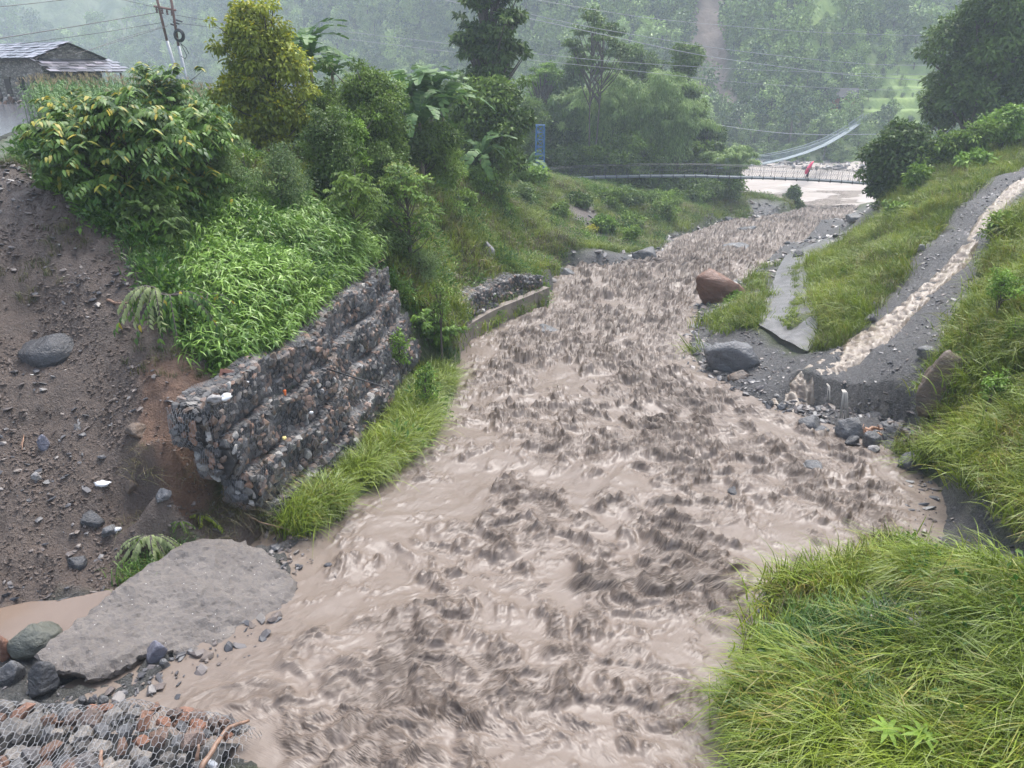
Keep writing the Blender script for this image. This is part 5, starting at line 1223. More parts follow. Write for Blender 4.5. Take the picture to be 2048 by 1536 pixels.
# sparse tufts on the landslide, dry roots and brushwood at its foot
def at_px(L_, jit=.25):
    out = []
    for px, py, n in L_:
        p = hit(px, py)
        for _ in range(n): xx = p.x+r.normal()*jit; yy = p.y+r.normal()*jit; out.append((xx, yy, float(hgt(xx, yy))))
    return np.array(out)
plant('landslide_tufts', at_px([(130,490,5),(155,500,4),(110,470,4),(60,570,5),(70,560,3),(90,600,2),(280,700,3),(290,720,3),(330,710,2),(370,740,5),(385,720,4),(10,330,6),(40,320,7),(70,345,6),(20,570,2)], .18), [tuft(130+k, 26, .42, .012, .5, (0, -.2), 4, .8, .5, .1) for k in range(3)], .6, 1.1, [m_gd, m_gg], 11)
plant('brushwood', at_px([(500,985,14),(540,1005,20),(580,1035,14),(540,1050,14),(460,1010,6),(400,1020,6),(280,1010,4),(600,1010,6),(1500,1010,0)], .22), [tuft(140+k, 36, .5, .008, .9, (.2, -.3), 4, .45, .9, .14) for k in range(3)], .9, 1.5, [m_gd], 12)
plant('boulder_tufts', at_px([(1440,640,16),(1470,625,16),(1500,580,14),(1510,600,10),(1520,540,12),(1515,560,12),(1455,655,8),(1485,640,8)], .5), [tuft(150+k, 40, .6, .02, .5, (-.1, -.1), 4, .85, .2, .16) for k in range(3)], .8, 1.5, [m_gl], 13)
q = []
for s_ in np.linspace(0, 1, 40):
    p = hit(np.interp(s_, [0, .25, .5, .75, 1], [1602, 1592, 1600, 1598, 1575]), np.interp(s_, [0, .25, .5, .75, 1], [510, 545, 590, 620, 655])); 
    for _ in range(4): q.append((p.x+r.normal()*.15, p.y+r.normal()*.3, p.z+.05))
plant('track_middle_grass', np.array(q), [tuft(160+k, 24, .25, .018, .6, (0, 0), 3, .8, .2, .1) for k in range(3)], .7, 1.2, [m_gl], 14)
# ------------------------------------------------------------------ maize field behind the road
def maize(seed):
    rg = random.Random(seed); V = []; Fc = []; LC = []; M = []
    mb = MB(); mb.tube([(0, 0, 0), (rg.uniform(-.05, .05), 0, 1.1), (0, 0, 1.95)], [.02, .016, .01], 3, cap=False)
    V = list(mb.v); Fc = list(mb.f); LC = [(.5, 0, 0)]*len(V); M = [0]*len(Fc)
    for k in range(9):
        a = k*2.6+rg.uniform(-.4, .4); z0 = .35+k*.16; L = rg.uniform(.6, .85); i0 = len(V); n = 5; w_ = .085
        for i in range(n+1):
            t = i/n; rr_ = L*(t-.2*t*t); z = z0+.45*t*L*1.4-.75*L*t*t; ww = w_*math.sin(math.pi*(t*.85+.12)); dx, dy = math.cos(a), math.sin(a); V += [(dx*rr_-dy*ww/2, dy*rr_+dx*ww/2, z), (dx*rr_+dy*ww/2, dy*rr_-dx*ww/2, z)]; LC += [(rg.uniform(.3, .9), 0, 0)]*2
        Fc += [(i0+2*i, i0+2*i+1, i0+2*i+3, i0+2*i+2) for i in range(n)]; M += [0]*n
    for k in range(5 if seed % 2 else 0):
        a = k*1.25; i0 = len(V); dx, dy = math.cos(a)*.10, math.sin(a)*.10; V += [(0, 0, 1.9), (.02, .02, 1.9), (dx*1.2+.012, dy*1.2, 2.14), (dx*1.2-.012, dy*1.2, 2.14)]; LC += [(.5, 1, 0)]*4; Fc.append((i0, i0+1, i0+2, i0+3)); M.append(1)
    return np.array(V), Fc, M, np.array(LC)
m_maize = leafmat('maize_leaf', (.05, .11, .03), (.15, .26, .07)); m_tass = simple('tassel', (.36, .27, .15), .7, .3)
cf = []
for Y0 in np.arange(31, 49, .62):
    for X0 in np.arange(-33, -9.5, .32): cf.append((X0+r.normal()*.06, Y0+r.normal()*.08))
cf = np.array(cf); lim = -31.5+(cf[:, 1]-31)*-.1; px_ = 1024+F*cf[:, 0]/(cf[:, 1]*CP+2.2*SP); k = (px_ > 45+np.abs(cf[:, 1]-40)*1.2) & (cf[:, 0] < -10.5) & ~inpoly(cf[:, 0], cf[:, 1], ROADP)
cf = cf[k]; o = plant('maize_field', pts_of(cf[:, 0], cf[:, 1]), [maize(k) for k in range(5)], .70, .86, [m_maize, m_tass], 15, .05)
# ------------------------------------------------------------------ forest on the far hillside
def far_crown(seed, n, R_, Hc, ls, ncl=12):
    r = np.random.default_rng(seed); cl = envelope_clusters(r, ncl, R_*2, R_*2, Hc*.15, Hc, R_*.42, 'round', .15); V, F_, LC = crown_geo(r, cl, n/(ncl*(R_*.42)**2), ls, 'round', .2, .03, .8)
    mb = MB(); mb.tube([(0, 0, -1), (0, 0, Hc*.7)], [.25, .1], 4, cap=False); b = len(V); Fc = [tuple(f) for f in F_]+[tuple(b+i for i in f) for f in mb.f]
    return np.concatenate([V, np.array(mb.v)]), Fc, [0]*len(F_)+[1]*len(mb.f), np.concatenate([LC, np.zeros((len(mb.v), 3))])
def farmat(name, dark, lite):
    t = NT(name); a = t.attr('lc'); sep = t.n('ShaderNodeSeparateColor'); t.l(a.outputs['Color'], sep.inputs[0]); oi = t.n('ShaderNodeObjectInfo'); nz = t.noise(.035, 4, .55, t.geo().outputs['Position'])
    v = t.math('ADD', t.math('MULTIPLY', sep.outputs[0], .5), t.math('ADD', t.math('MULTIPLY', oi.outputs['Random'], .55), t.math('MULTIPLY', t.math('SUBTRACT', nz, .5), 1.5)))
    return t.set(t.ramp(v, [(.1, dark), (.9, lite)]), .55)
m_far = farmat('far_foliage', (.02, .06, .016), (.30, .42, .10))
FC = [far_crown(1, 650, 3.6, 7.5, .62), far_crown(2, 650, 3.0, 8.5, .6), far_crown(3, 600, 4.2, 6.5, .66), far_crown(4, 600, 2.6, 9.5, .55), far_crown(5, 500, 3.4, 5.5, .62)]
n = 60000; y = 135+r.random(n)**1.35*230; s = r.uniform(-.86, .86, n); x = s*y; d = y-foot(x); z = hillz(x, y)
dens = sstep(2, 12, d)*(1-.95*np.clip(scar_m(x, y)*1.3, 0, 1))*(1-.96*np.clip(ridge_m(x, y)*1.2, 0, 1))*(1-.93*terr_m(x, y, d))*(.6+.4*sstep(-.2, .3, fbm(x*.03, y*.03, 3, 9)))
k = r.random(n) < dens*.24
sc = np.clip(.55+.5*sstep(5, 70, d)+.25*r.normal(size=n), .35, 1.5)[k]; P = np.stack([x[k], y[k], z[k]], 1); m = len(P)
o = scatter('hillside_forest', FC, P, np.stack([r.normal(size=m)*.06, r.normal(size=m)*.06, r.uniform(0, 6.28, m)], 1), np.stack([sc, sc, sc*r.uniform(.8, 1.2, m)], 1), r.integers(0, 5, m), [m_far, m_bark]); o['kind'] = 'stuff'
k = (r.random(n) < sstep(-3, 6, d)*(1-np.clip(scar_m(x, y)*1.1, 0, 1))*(.25+.25*(d < 60))*(1-.8*terr_m(x, y, d))*(1-.85*ridge_m(x, y))) ; P = np.stack([x[k], y[k], z[k]], 1); m = len(P); sc = r.uniform(.12, .34, m)
o = scatter('hillside_scrub', FC, P, np.stack([0*sc, 0*sc, r.uniform(0, 6.28, m)], 1), np.stack([sc, sc, sc*.8], 1), r.integers(0, 5, m), [m_far, m_bark]); o['kind'] = 'stuff'
# rocky far shore
n = 5000; x = r.uniform(-40, 150, n); y = foot(x)+r.uniform(-9, 3, n); k = r.random(n) < .5; P = np.stack([x[k], y[k], np.maximum(hillz(x[k], y[k]), -17.0)], 1); m = len(P); sc = .3+1.6*r.random(m)**4
o = scatter('shore_rocks', [(v, f, None, None) for v, f in STONE], P, np.stack([r.uniform(-.4, .4, m), r.uniform(-.4, .4, m), r.uniform(0, 6, m)], 1), np.stack([sc]*3, 1), r.integers(0, 10, m), [m_rubble]); o['kind'] = 'stuff'

r2 = np.random.default_rng(77); sp_ = poly_px([(1560,1200),(1640,1190),(1800,1190),(1850,1240),(1800,1280),(1700,1300),(1620,1280),(1560,1265)]); q = sample_poly(sp_, 90, r2); m = len(q); s = .04+.26*r2.random(m)**3.5
o = scatter('grass_edge_stones', [(v, f_, None, None) for v, f_ in STONE], q+[0, 0, .02], np.stack([r2.uniform(-.4, .4, m), r2.uniform(-.4, .4, m), r2.uniform(0, 6, m)], 1), np.stack([s, s*.8, s*.6], 1), r2.integers(0, 10, m), [m_rubble]); o['kind'] = 'stuff'
# ------------------------------------------------------------------ wet road, concrete track
m_road = simple('wet_asphalt', (.11, .11, .12), .12, .25, .6, .15, 40)
pts = [Vector((*p, -2.12)) for p in ROADP]; mb = MB(); mb.add([tuple(p) for p in pts]+[(p.x, p.y, -2.5) for p in pts], [tuple(range(len(pts)))]+[(i, (i+1) % len(pts), (i+1) % len(pts)+len(pts), i+len(pts)) for i in range(len(pts))]); tag(mb.build('road', m_road), kind='structure')
def ribbon(name, L_, nrow, ncol, fn, mats, skirt=.0, smooth=True, attrs=None):
    A = np.array([hit(*a) for a, b in L_]); B = np.array([hit(*b) for a, b in L_]); u = np.linspace(0, len(L_)-1, nrow); ix = np.arange(len(L_))
    A = np.stack([np.interp(u, ix, A[:, k]) for k in range(3)], 1); B = np.stack([np.interp(u, ix, B[:, k]) for k in range(3)], 1)
    for _ in range(4): A[1:-1] = (A[:-2]+2*A[1:-1]+A[2:])/4; B[1:-1] = (B[:-2]+2*B[1:-1]+B[2:])/4
    t = np.linspace(0, 1, ncol)[None, :, None]; P = A[:, None]*(1-t)+B[:, None]*t
    P = fn(P, t[..., 0], np.linspace(0, 1, nrow)[:, None]); P = P.reshape(-1, 3)
    return P
m_track = simple('worn_concrete', (.12, .117, .12), .4, .38, 2.4, .9, 18, bdist=.04)
TL = [[(1512,652),(1612,708)],[(1518,636),(1632,690)],[(1526,608),(1634,640)],[(1545,570),(1624,575)],[(1556,538),(1614,540)],[(1574,510),(1628,512)],[(1632,488),(1675,489)],[(1692,464),(1716,465)]]
def ftrack(P, t, s):
    x, y = P[..., 0], P[..., 1]; z = P[..., 2]; P[..., 2] = z+.09+.03*fbm(x*2, y*2, 3, 3)-.05*np.exp(-((t-.56)/.10)**2); P[..., 0] += .10*fbm(y*2, x*0+1, 3, 5)*(np.abs(t-.5) > .45); return P
P = ribbon('t', TL, 90, 24, ftrack, None); n = 90*24; V = np.concatenate([P, P-[0, 0, .30]]); Fq = grid_faces(90, 24)
ed = list(range(0, 24))+[i*24+23 for i in range(1, 90)]+[89*24+j for j in range(22, -1, -1)]+[i*24 for i in range(88, 0, -1)]
sk = np.array([(ed[i], ed[(i+1) % len(ed)], ed[(i+1) % len(ed)]+n, ed[i]+n) for i in range(len(ed))])
tag(obj('concrete_track', mesh_np('concrete_track', V, np.concatenate([Fq, sk]), [m_track])), kind='structure')
# torrent running down the chute
t = NT('foam_water'); c = t.coord(); at = t.attr('tb').outputs['Fac']; n2 = t.noise(7, 6, .65, c, .4)
col = t.ramp(t.math('ADD', t.math('MULTIPLY', at, .6), t.math('MULTIPLY', n2, .6)), [(.34, (.10, .075, .058)), (.58, (.21, .165, .125)), (.85, (.38, .33, .27))])
m_foam = t.set(col, .35, t.bump(n2, .8, .05))
CL = [[(2060,350),(2085,362)],[(2015,372),(2048,384)],[(1962,425),(1998,434)],[(1928,480),(1960,490)],[(1873,545),(1908,556)],[(1818,590),(1858,608)],[(1762,634),(1812,655)],[(1702,672),(1765,698)],[(1644,712),(1716,736)],[(1606,733),(1662,760)],[(1590,748),(1640,770)],[(1560,782),(1622,812)],[(1520,800),(1600,838)]]
TBV = []
def fch(P, t, s):
    x, y = P[..., 0], P[..., 1]; e = np.clip(np.minimum(t, 1-t)*5, 0, 1); r_ = ridged(x*3.2, y*2.0, 4, 7)-.4; TBV.append((r_*1.2+.2).ravel()); P[..., 2] += -.15+.20*e+.16*e*r_+.10*fbm(x*1.8, y*1.8, 3, 21); P[..., 0] += .12*fbm(y*1.3+t*0, s*9, 3, 8)*(1-e); return P
CL = [[a, (a[0]+(b[0]-a[0])*1.02, a[1]+(b[1]-a[1])*1.02)] for a, b in CL]
P = ribbon('c', CL, 420, 26, fch, None); me = mesh_np('torrent', P, grid_faces(420, 26), [m_foam], True, {'tb': np.clip(TBV[-1], 0, 1)}); tag(obj('torrent', me), kind='structure')
# thin falls over the broken ramp edge
t = NT('falling_water'); t.set((.40, .37, .33), .3, spec=.6); m_fall = t.mat
def fall(px, py0, py1, Y, w_, label, n=5, seed=1):
    rg = random.Random(seed); a = PY(px, py0, Y); b = PY(px, py1, Y-.25); mb = MB()
    for k in range(n):
        o = rg.uniform(-w_, w_); pts = [a+Vector((o*.4, .12, .02)), a+Vector((o*.6, -.04, .0)), a.lerp(b, .4)+Vector((o*.9, -.02, 0)), Vector((b.x+o*1.3, b.y, b.z))]; mb.tube(pts, [.011, .010, .007, .009], 4)
    tag(mb.build('waterfall', m_fall, smooth=True), label, 'waterfall', 'thin waterfalls over the ramp edge')
fall(1690, 784, 838, 18.75, .12, 'wider thin waterfall pouring over the broken ramp edge', 16, 1); fall(1657, 772, 800, 19.2, .04, 'thin trickle left of the wider waterfall at the ramp edge', 6, 2)
# puddle left
PU = [PZ(*q, -8.02) for q in [(-900,1310),(-900,1230),(0,1216),(60,1203),(120,1200),(225,1178),(240,1195),(180,1260),(110,1290),(30,1300)]]
m_pud = simple('brown_water', (.16, .115, .085), .12, .1, 1.0, .15, 6)
mb = MB(); mb.add([tuple(p) for p in PU], [tuple(range(len(PU)))]); tag(mb.build('puddle', m_pud), kind='structure')
# ------------------------------------------------------------------ suspension footbridge
m_steel = simple('galvanised_steel', (.19, .21, .23), .4, .12, 3, .1, metal=.3); m_dark = simple('dark_steel', (.05, .052, .055), .5, .2)
root = thing('suspension_footbridge', 'long narrow steel footbridge slung low across the stream mouth', 'footbridge', tuple(PY(1400, 351, 79)), group='suspension footbridges')
DK = [(1075,361),(1130,357),(1200,353),(1300,351),(1400,351),(1450,353),(1530,355),(1613,358),(1680,362),(1735,366),(1810,373)]
BY = 79.; xs = [PY(a, b, BY).x for a, b in DK]; zs = [PY(a, b, BY).z for a, b in DK]
def dz(x): return float(np.interp(x, xs, zs))
x0, x1 = xs[0], xs[-1]; n = int((x1-x0)/1.15); o_ = Vector(root.location); st = (x1-x0)/n
pm = MB(); pm.box((0, 0, 0), (st-.05, .95, .05)); pmesh = pm.mesh('deck_panel', m_steel); cm = MB(); cm.box((0, 0, -.1), (.07, 1.25, .12)); cm.box((0, -.6, .0), (.06, .05, .36)); cm.box((0, .6, .0), (.06, .05, .36)); cmesh = cm.mesh('cross_beam', m_dark)
sm = MB(); sm.box((0, 0, 0), (st-.02, .05, .17)); smesh = sm.mesh('side_rail', m_steel)
hm = MB(); hm.tube([(0, 0, 0), (0, 0, 1.12)], .014, 4); hmesh = hm.mesh('hanger', m_dark)
net = MB()
for i in range(n):
    xa, xb = x0+i*st, x0+(i+1)*st; xm = (xa+xb)/2; z = dz(xm); sl = math.atan2(dz(xb)-dz(xa), st)
    obj('deck_panel', pmesh, root, Vector((xm, BY, z))-o_, (0, -sl, 0)); obj('cross_beam', cmesh, root, Vector((xa, BY, dz(xa)))-o_)
    for sy in (-.52, .52):
        obj('side_rail', smesh, root, Vector((xm, BY+sy, z-.04))-o_, (0, -sl, 0)); obj('hanger', hmesh, root, Vector((xa, BY+sy, dz(xa)))-o_)
        for k in range(5):
            for sg in (1, -1):
                a = xa+(k+.5)*st/5; b = a+sg*.5; net.tube([Vector((a, BY+sy, dz(a)))-o_, Vector((b, BY+sy, dz(b)+1.1))-o_], .006, 3, cap=False)
for sy in (-.54, .54):
    for hgt_, rr_ in ((1.12, .028), (.55, .010), (-.05, .03)):
        mb = MB(); mb.tube([Vector((x, BY+sy, dz(x)+hgt_))-o_ for x in np.linspace(x0, x1, 40)], rr_, 5); mb.build('cable', m_dark if hgt_ > 0 else m_steel, root)
net.build('netting', m_dark, root)['kind'] = 'stuff'
# hut on the far hillside
def hithill(px, py):
    d_ = ray(px, py); d_ = d_/d_.y; ys_ = np.linspace(140, 400, 1500); z_ = hillz(d_.x*ys_, ys_); k_ = np.argmax(d_.z*ys_ < z_); return Vector((d_.x*ys_[k_], ys_[k_], float(z_[k_])))
# second bridge, climbing away to the far hillside
root = thing('suspension_footbridge', 'pale second footbridge curving up to the far green hillside', 'footbridge', tuple(PY(1490, 331, 92)), group='suspension footbridges'); o_ = Vector(root.location)
PA, PB_ = PY(1440, 336, 84), hithill(1731, 237); BC = []
cu = [(1440,336),(1490,331),(1530,326),(1570,317),(1610,305),(1650,289),(1690,266),(1715,248),(1731,237)]
def proj(p): d_ = p.y*CP-p.z*SP; return 1024+F*p.x/d_, 768-F*(p.y*SP+p.z*CP)/d_
for i in range(61):
    t_ = i/60; p = PA.lerp(PB_, t_)
    for _ in range(6):
        qx, qy = proj(p); ty = np.interp(qx, [a for a, b in cu], [b for a, b in cu]); p.z += (qy-ty)*p.y/F*1.0
    BC.append(p.copy())
dv = (PB_-PA); dv.z = 0; dv.normalize(); sd_ = Vector((dv.y, -dv.x, 0))
m_pale = simple('pale_steel', (.25, .29, .31), .5, .1)
for i in range(60):
    a, b = BC[i], BC[i+1]; mb = MB(); L_ = (b-a).length; w_ = .45
    mb.add([tuple(a-sd_*w_-o_), tuple(a+sd_*w_-o_), tuple(b+sd_*w_-o_), tuple(b-sd_*w_-o_), tuple(a-sd_*w_-o_+Vector((0, 0, -.08))), tuple(a+sd_*w_-o_+Vector((0, 0, -.08))), tuple(b+sd_*w_-o_+Vector((0, 0, -.08))), tuple(b-sd_*w_-o_+Vector((0, 0, -.08)))], [(0, 1, 2, 3), (7, 6, 5, 4), (0, 4, 5, 1), (2, 6, 7, 3), (1, 5, 6, 2), (0, 3, 7, 4)])
    mb.build('deck_panel', m_pale, root)
net = MB()
for sg in (-1, 1):
    mb = MB(); mb.tube([p+sd_*.48*sg+Vector((0, 0, 1.0))-o_ for p in BC], .03, 4); mb.build('cable', m_pale, root)
    for i in range(60):
        for k in range(5):
            p = BC[i].lerp(BC[i+1], k/5)+sd_*.48*sg-o_; net.tube([p, p+Vector((0, 0, 1.0))+dv*.3], .007, 3, cap=False); net.tube([p, p+Vector((0, 0, 1.0))-dv*.3], .007, 3, cap=False)
net.build('netting', m_pale, root)['kind'] = 'stuff'
# blue lattice tower
m_blue = simple('blue_paint', (.03, .13, .30), .5, .15)
p = PY(1079, 365, 78.2); root = thing('bridge_tower', 'blue painted lattice tower at the left end of the footbridge', 'bridge tower', tuple(p)); H_ = PY(1079, 250, 78.2).z-p.z; w_ = .46
for sx in (-1, 1):
    for sy in (-1, 1): mb = MB(); mb.tube([(sx*w_, sy*w_, -.4), (sx*w_*.85, sy*w_*.85, H_)], .075, 6); mb.build('post', m_blue, root)
for k in range(8):
    za, zb_ = H_*k/8, H_*(k+1)/8
    for (xa, ya, xb, yb) in ((-1,-1,1,-1),(1,-1,1,1),(1,1,-1,1),(-1,1,-1,-1)):
        mb = MB(); mb.tube([(xa*w_*.95, ya*w_*.95, za), (xb*w_*.95, yb*w_*.95, zb_)], .035, 4); mb.tube([(xa*w_*.95, ya*w_*.95, zb_), (xb*w_*.95, yb*w_*.95, zb_)], .03, 4); mb.build('brace', m_blue, root)
# person on the bridge, bent under a pink wrap
def skin_body(name, joints, edges, radii, mat, parent, sub=2):
    me = bpy.data.meshes.new(name); me.from_pydata(joints, edges, []); me.materials.append(mat); o = obj(name, me, parent)
    md = o.modifiers.new('skin', 'SKIN'); sv = me.skin_vertices[0].data if me.skin_vertices else None
    if sv is None:
        bm = bmesh.new(); bm.from_mesh(me); bm.verts.layers.skin.verify(); bm.to_mesh(me); bm.free(); sv = me.skin_vertices[0].data
    for i, r_ in enumerate(radii): sv[i].radius = (r_, r_) if not hasattr(r_, '__len__') else r_; sv[i].use_root = (i == 0)
    s2 = o.modifiers.new('sub', 'SUBSURF'); s2.levels = sub; s2.render_levels = sub; return o
m_skin = simple('skin', (.20, .11, .075), .55, .1); m_pink = simple('pink_cloth', (.72, .08, .16), .5, .15, 5, .3, 20); m_trou = simple('dark_trousers', (.05, .03, .05), .8); m_hair = simple('black_hair', (.012, .010, .009), .5)
xp = PY(1613, 358, BY).x; root = thing('person', 'person walking bent forward on the footbridge under a pink wrap', 'person', (xp, BY, dz(xp)+.03))
J = [(0,0,.86),(.05,0,1.02),(.14,0,1.20),(.22,0,1.32),(.28,0,1.38),(.33,0,1.50),(0.02,.09,.84),(.14,.10,.47),(.05,.10,.09),(.17,.10,.05),(0.02,-.09,.84),(-.03,-.10,.46),(-.20,-.10,.10),(-.09,-.10,.05),
     (.20,.19,1.30),(.22,.24,1.06),(.38,.20,.90),(.46,.18,.86),(.20,-.19,1.30),(.22,-.24,1.06),(.38,-.20,.92),(.46,-.18,.89),(.36,0,1.58)]
E = [(0,1),(1,2),(2,3),(3,4),(4,5),(5,22),(0,6),(6,7),(7,8),(8,9),(0,10),(10,11),(11,12),(12,13),(3,14),(14,15),(15,16),(16,17),(3,18),(18,19),(19,20),(20,21)]
Rr = [.14,.13,.15,.13,.055,.09,.085,.06,.04,.035,.085,.06,.04,.035,.06,.045,.033,.03,.06,.045,.033,.03,.075]
skin_body('body', J, E, Rr, m_skin, root)
mb = MB(); n = 18; m_ = 14
for i in range(n+1):
    t_ = i/n; cx = .34-.52*t_+.05*t_*t_; cz = 1.66-1.12*t_**1.15; w1 = .13+.17*math.sin(min(t_*1.5, 1)*math.pi/2)+.03*t_; w2 = .11+.20*math.sin(math.pi*min(.15+t_*.8, 1))
    for j in range(m_): a = 2*math.pi*j/m_; f_ = 1+.10*math.sin(a*5+t_*4)*t_; mb.v.append((cx+math.cos(a)*w2*f_*.75, math.sin(a)*w1*f_, cz+math.cos(a)*w2*.55*f_))
for i in range(n):
    for j in range(m_): mb.f.append((i*m_+j, i*m_+(j+1) % m_, (i+1)*m_+(j+1) % m_, (i+1)*m_+j)); mb.m.append(0)
mb.f.append(tuple(reversed(range(m_)))); mb.m.append(0); mb.build('pink_wrap', m_pink, root, smooth=True)
skin_body('trousers', [(0,0,.86),(0.02,.09,.84),(.14,.10,.47),(.07,.10,.17),(0.02,-.09,.84),(-.03,-.10,.46),(-.17,-.10,.18)], [(0,1),(1,2),(2,3),(0,4),(4,5),(5,6)], [.16,.105,.08,.065,.105,.08,.065], m_trou, root)
# ------------------------------------------------------------------ leaning power poles and lines
m_rust = simple('rusty_pole', (.16, .085, .07), .6, .3, 3, .4); m_zinc = simple('zinc_pole', (.33, .34, .36), .4, .15); m_rub = simple('black_rubber', (.015, .015, .017), .5); m_por = simple('brown_porcelain', (.10, .05, .035), .3)
PYY = 46.
def pole(pts, label, arm=False):
    P = [PY(a, b, PYY) for a, b in pts]; b_ = P[-1]; gz = float(hgt(b_.x, PYY)); d_ = (P[-1]-P[0]).normalized(); ft = P[-1]+d_*((gz-.3-P[-1].z)/d_.z); root = thing('utility_pole', label, 'utility pole', tuple(ft), group='leaning power poles behind the maize')
    mid = P[1]; mb = MB(); mb.tube([P[0]-ft, mid-ft], .075, 8); mb.build('upper_tube', m_rust, root, smooth=True); mb = MB(); mb.tube([mid-ft-d_*-.0, Vector((0, 0, 0))], .095, 8); mb.build('lower_tube', m_zinc, root, smooth=True); return root, ft
r1, f1 = pole([(305,-40),(334,82),(352,135)], 'left leaning power pole with rusty upper half and shared crossarm')
r2, f2_ = pole([(336,-40),(357,92),(371,135)], 'right leaning power pole holding the black cable coil')
a, b = PY(311, 13, PYY), PY(349, 20, PYY); mb = MB(); d_ = (b-a); mb.tube([a-d_*.08-f1, b+d_*.08-f1], .06, 4); mb.build('crossarm', m_rust, r1)
for t_ in (.05, .35, .6, .85):
    q = a.lerp(b, t_); mb = MB(); mb.tube([q-f1+Vector((0, -.05, -.05)), q-f1+Vector((0, -.05, -.16)), q-f1+Vector((0, -.05, -.20)), q-f1+Vector((0, -.05, -.32))], [.03, .07, .04, .07], 8); mb.build('insulator', m_por, r1)
for (px_, py_) in ((347,50),(358,42),(352,46)): q = PY(px_, py_, PYY); mb = MB(); mb.tube([q-f2_+Vector((-.15, 0, .05)), q-f2_+Vector((.18, 0, -.05))], .05, 6); mb.build('bracket', m_dark, r2)
q = PY(358, 71, PYY-.15); mb = MB()
for s_ in range(4):
    rr_ = .22+.035*s_; mb.tube([q+Vector((math.cos(k/24*2*math.pi)*rr_*.9, .03*s_-.05, math.sin(k/24*2*math.pi)*rr_)) for k in range(25)], .035, 6)
tag(mb.build('cable_coil', m_rub, smooth=True), 'black cable coil hanging on the right leaning pole', 'cable coil')
for k, pts in enumerate([[(362,88),(368,100),(374,112),(370,118),(362,112)], [(360,86),(372,96),(378,108)]]):
    mb = MB(); mb.tube([PY(a_, b_, PYY-.2) for a_, b_ in pts], .02, 4); tag(mb.build('loose_cable', m_rub), ['looped loose cable below the coil', 'short loose cable end below the coil'][k], 'cable')
m_line = simple('power_cable', (.30, .31, .33), .4, .1)
LINES = [([(-60,86,30),(120,58,36),(315,25,46)], .018, m_rub, 'thick dark line from the left pole to the left border'), ([(-60,20,30),(130,0,36),(200,-12,40)], .013, m_rub, 'dark line crossing the top left corner'),
 ([(40,88,40),(200,66,43),(325,45,46)], .012, m_rub, 'dark line sagging just over the house roof'), ([(150,108,40),(240,82,43),(335,52,46)], .012, m_rub, 'dark line dropping towards the house gable'), ([(180,100,40),(250,74,43),(338,50,46)],.010,m_rub,'thin line dropping behind the house gable'),
 ([(350,30,46),(420,42,50),(560,60,60)], .012, m_rub, 'dark line from the right pole into the yellow green tree'), ([(352,46,46),(430,55,50),(560,80,60)], .012, m_rub, 'lower dark line from the right pole to the tree'), ([(225,-5,42),(270,5,43),(310,15,46)],.010,m_rub,'short line reaching the pole from the top border'),
 ([(880,-2,60),(1100,46,62),(1400,112,66),(1700,152,70),(2080,175,72)], .022, m_line, 'lowest pale line across the upper right'), ([(935,-2,60),(1150,50,62),(1450,100,66),(1750,132,70),(2080,128,72)], .018, m_line, 'second pale line across the upper right'),
 ([(1060,-2,62),(1300,38,64),(1600,64,68),(1850,72,70),(2080,74,72)], .016, m_line, 'highest pale line across the upper right'), ([(680,62,60),(900,88,62),(1200,122,66),(1500,140,70),(1800,150,70),(2080,143,72)], .014, m_line, 'faint line behind the tall trees, upper one'),
 ([(680,76,60),(900,104,62),(1200,134,66),(1500,168,70),(1800,183,70),(2080,163,72)], .014, m_line, 'faint line behind the tall trees, lower one'), ([(1400,243,120),(1480,257,124),(1570,267,128),(1660,270,132),(1760,268,136)], .035, m_line, 'thin line hanging over the river above the second footbridge'),
 ([(1250,308,90),(1340,325,92),(1430,340,96)], .016, m_line, 'stay line at the left end of the footbridge'), ([(1680,330,150),(1560,345,120),(1640,340,110)][:1]+[(1600,345,120),(1480,338,105)], .03, m_line, 'low guy line over the river beside the pink walker')]
for pts, rr_, mt, lab in LINES:
    q = [PY(a_, b_, Y_) for a_, b_, Y_ in pts]; u = np.linspace(0, len(q)-1, 8*(len(q)-1)+1); arr = np.array(q); kk = np.arange(len(q))
    P = np.stack([np.interp(u, kk, arr[:, c_]) for c_ in range(3)], 1)
    for _ in range(6): P[1:-1] = (P[:-2]+2*P[1:-1]+P[2:])/4
    mb = MB(); mb.tube([tuple(p) for p in P], rr_, 4); tag(mb.build('power_line', mt), lab, 'power line', 'overhead lines')
# ------------------------------------------------------------------ stone house behind the maize
t = NT('rubble_wall'); c = t.coord(); mp = t.n('ShaderNodeMapping'); mp.inputs['Scale'].default_value = (1, 1, 2.6); t.l(c, mp.inputs[0])
vc = t.vor(3.2, mp.outputs[0], out='Color'); vd = t.vor(3.2, mp.outputs[0], 'DISTANCE_TO_EDGE'); sp_ = t.n('ShaderNodeSeparateColor'); t.l(vc, sp_.inputs[0])
col = t.ramp(sp_.outputs[0], [(0, (.11, .10, .085)), (.5, (.21, .18, .15)), (1, (.33, .30, .26))]); col = t.mix(t.ramp(vd, [(.0, 1.), (.09, 0.)]), col, (.05, .045, .04)); m_wall = t.set(col, .8, t.bump(vd, .8, .08))
t = NT('roof_slate'); m_slate = t.set(t.ramp(t.n('ShaderNodeObjectInfo').outputs['Random'], [(0, (.05, .048, .055)), (.6, (.12, .115, .13)), (1, (.26, .24, .27))]), .3, t.bump(t.noise(12, 4, .6, t.coord()), .4, .02)); m_wood = simple('old_wood', (.045, .03, .025), .8, .3)
HC = PY(100, 205, 51); HC.z = -2.4; hroot = thing('stone_house', 'low stone house with wet slate roof behind the maize field', 'house', tuple(HC), (0, 0, R(-34)), scale=.9)
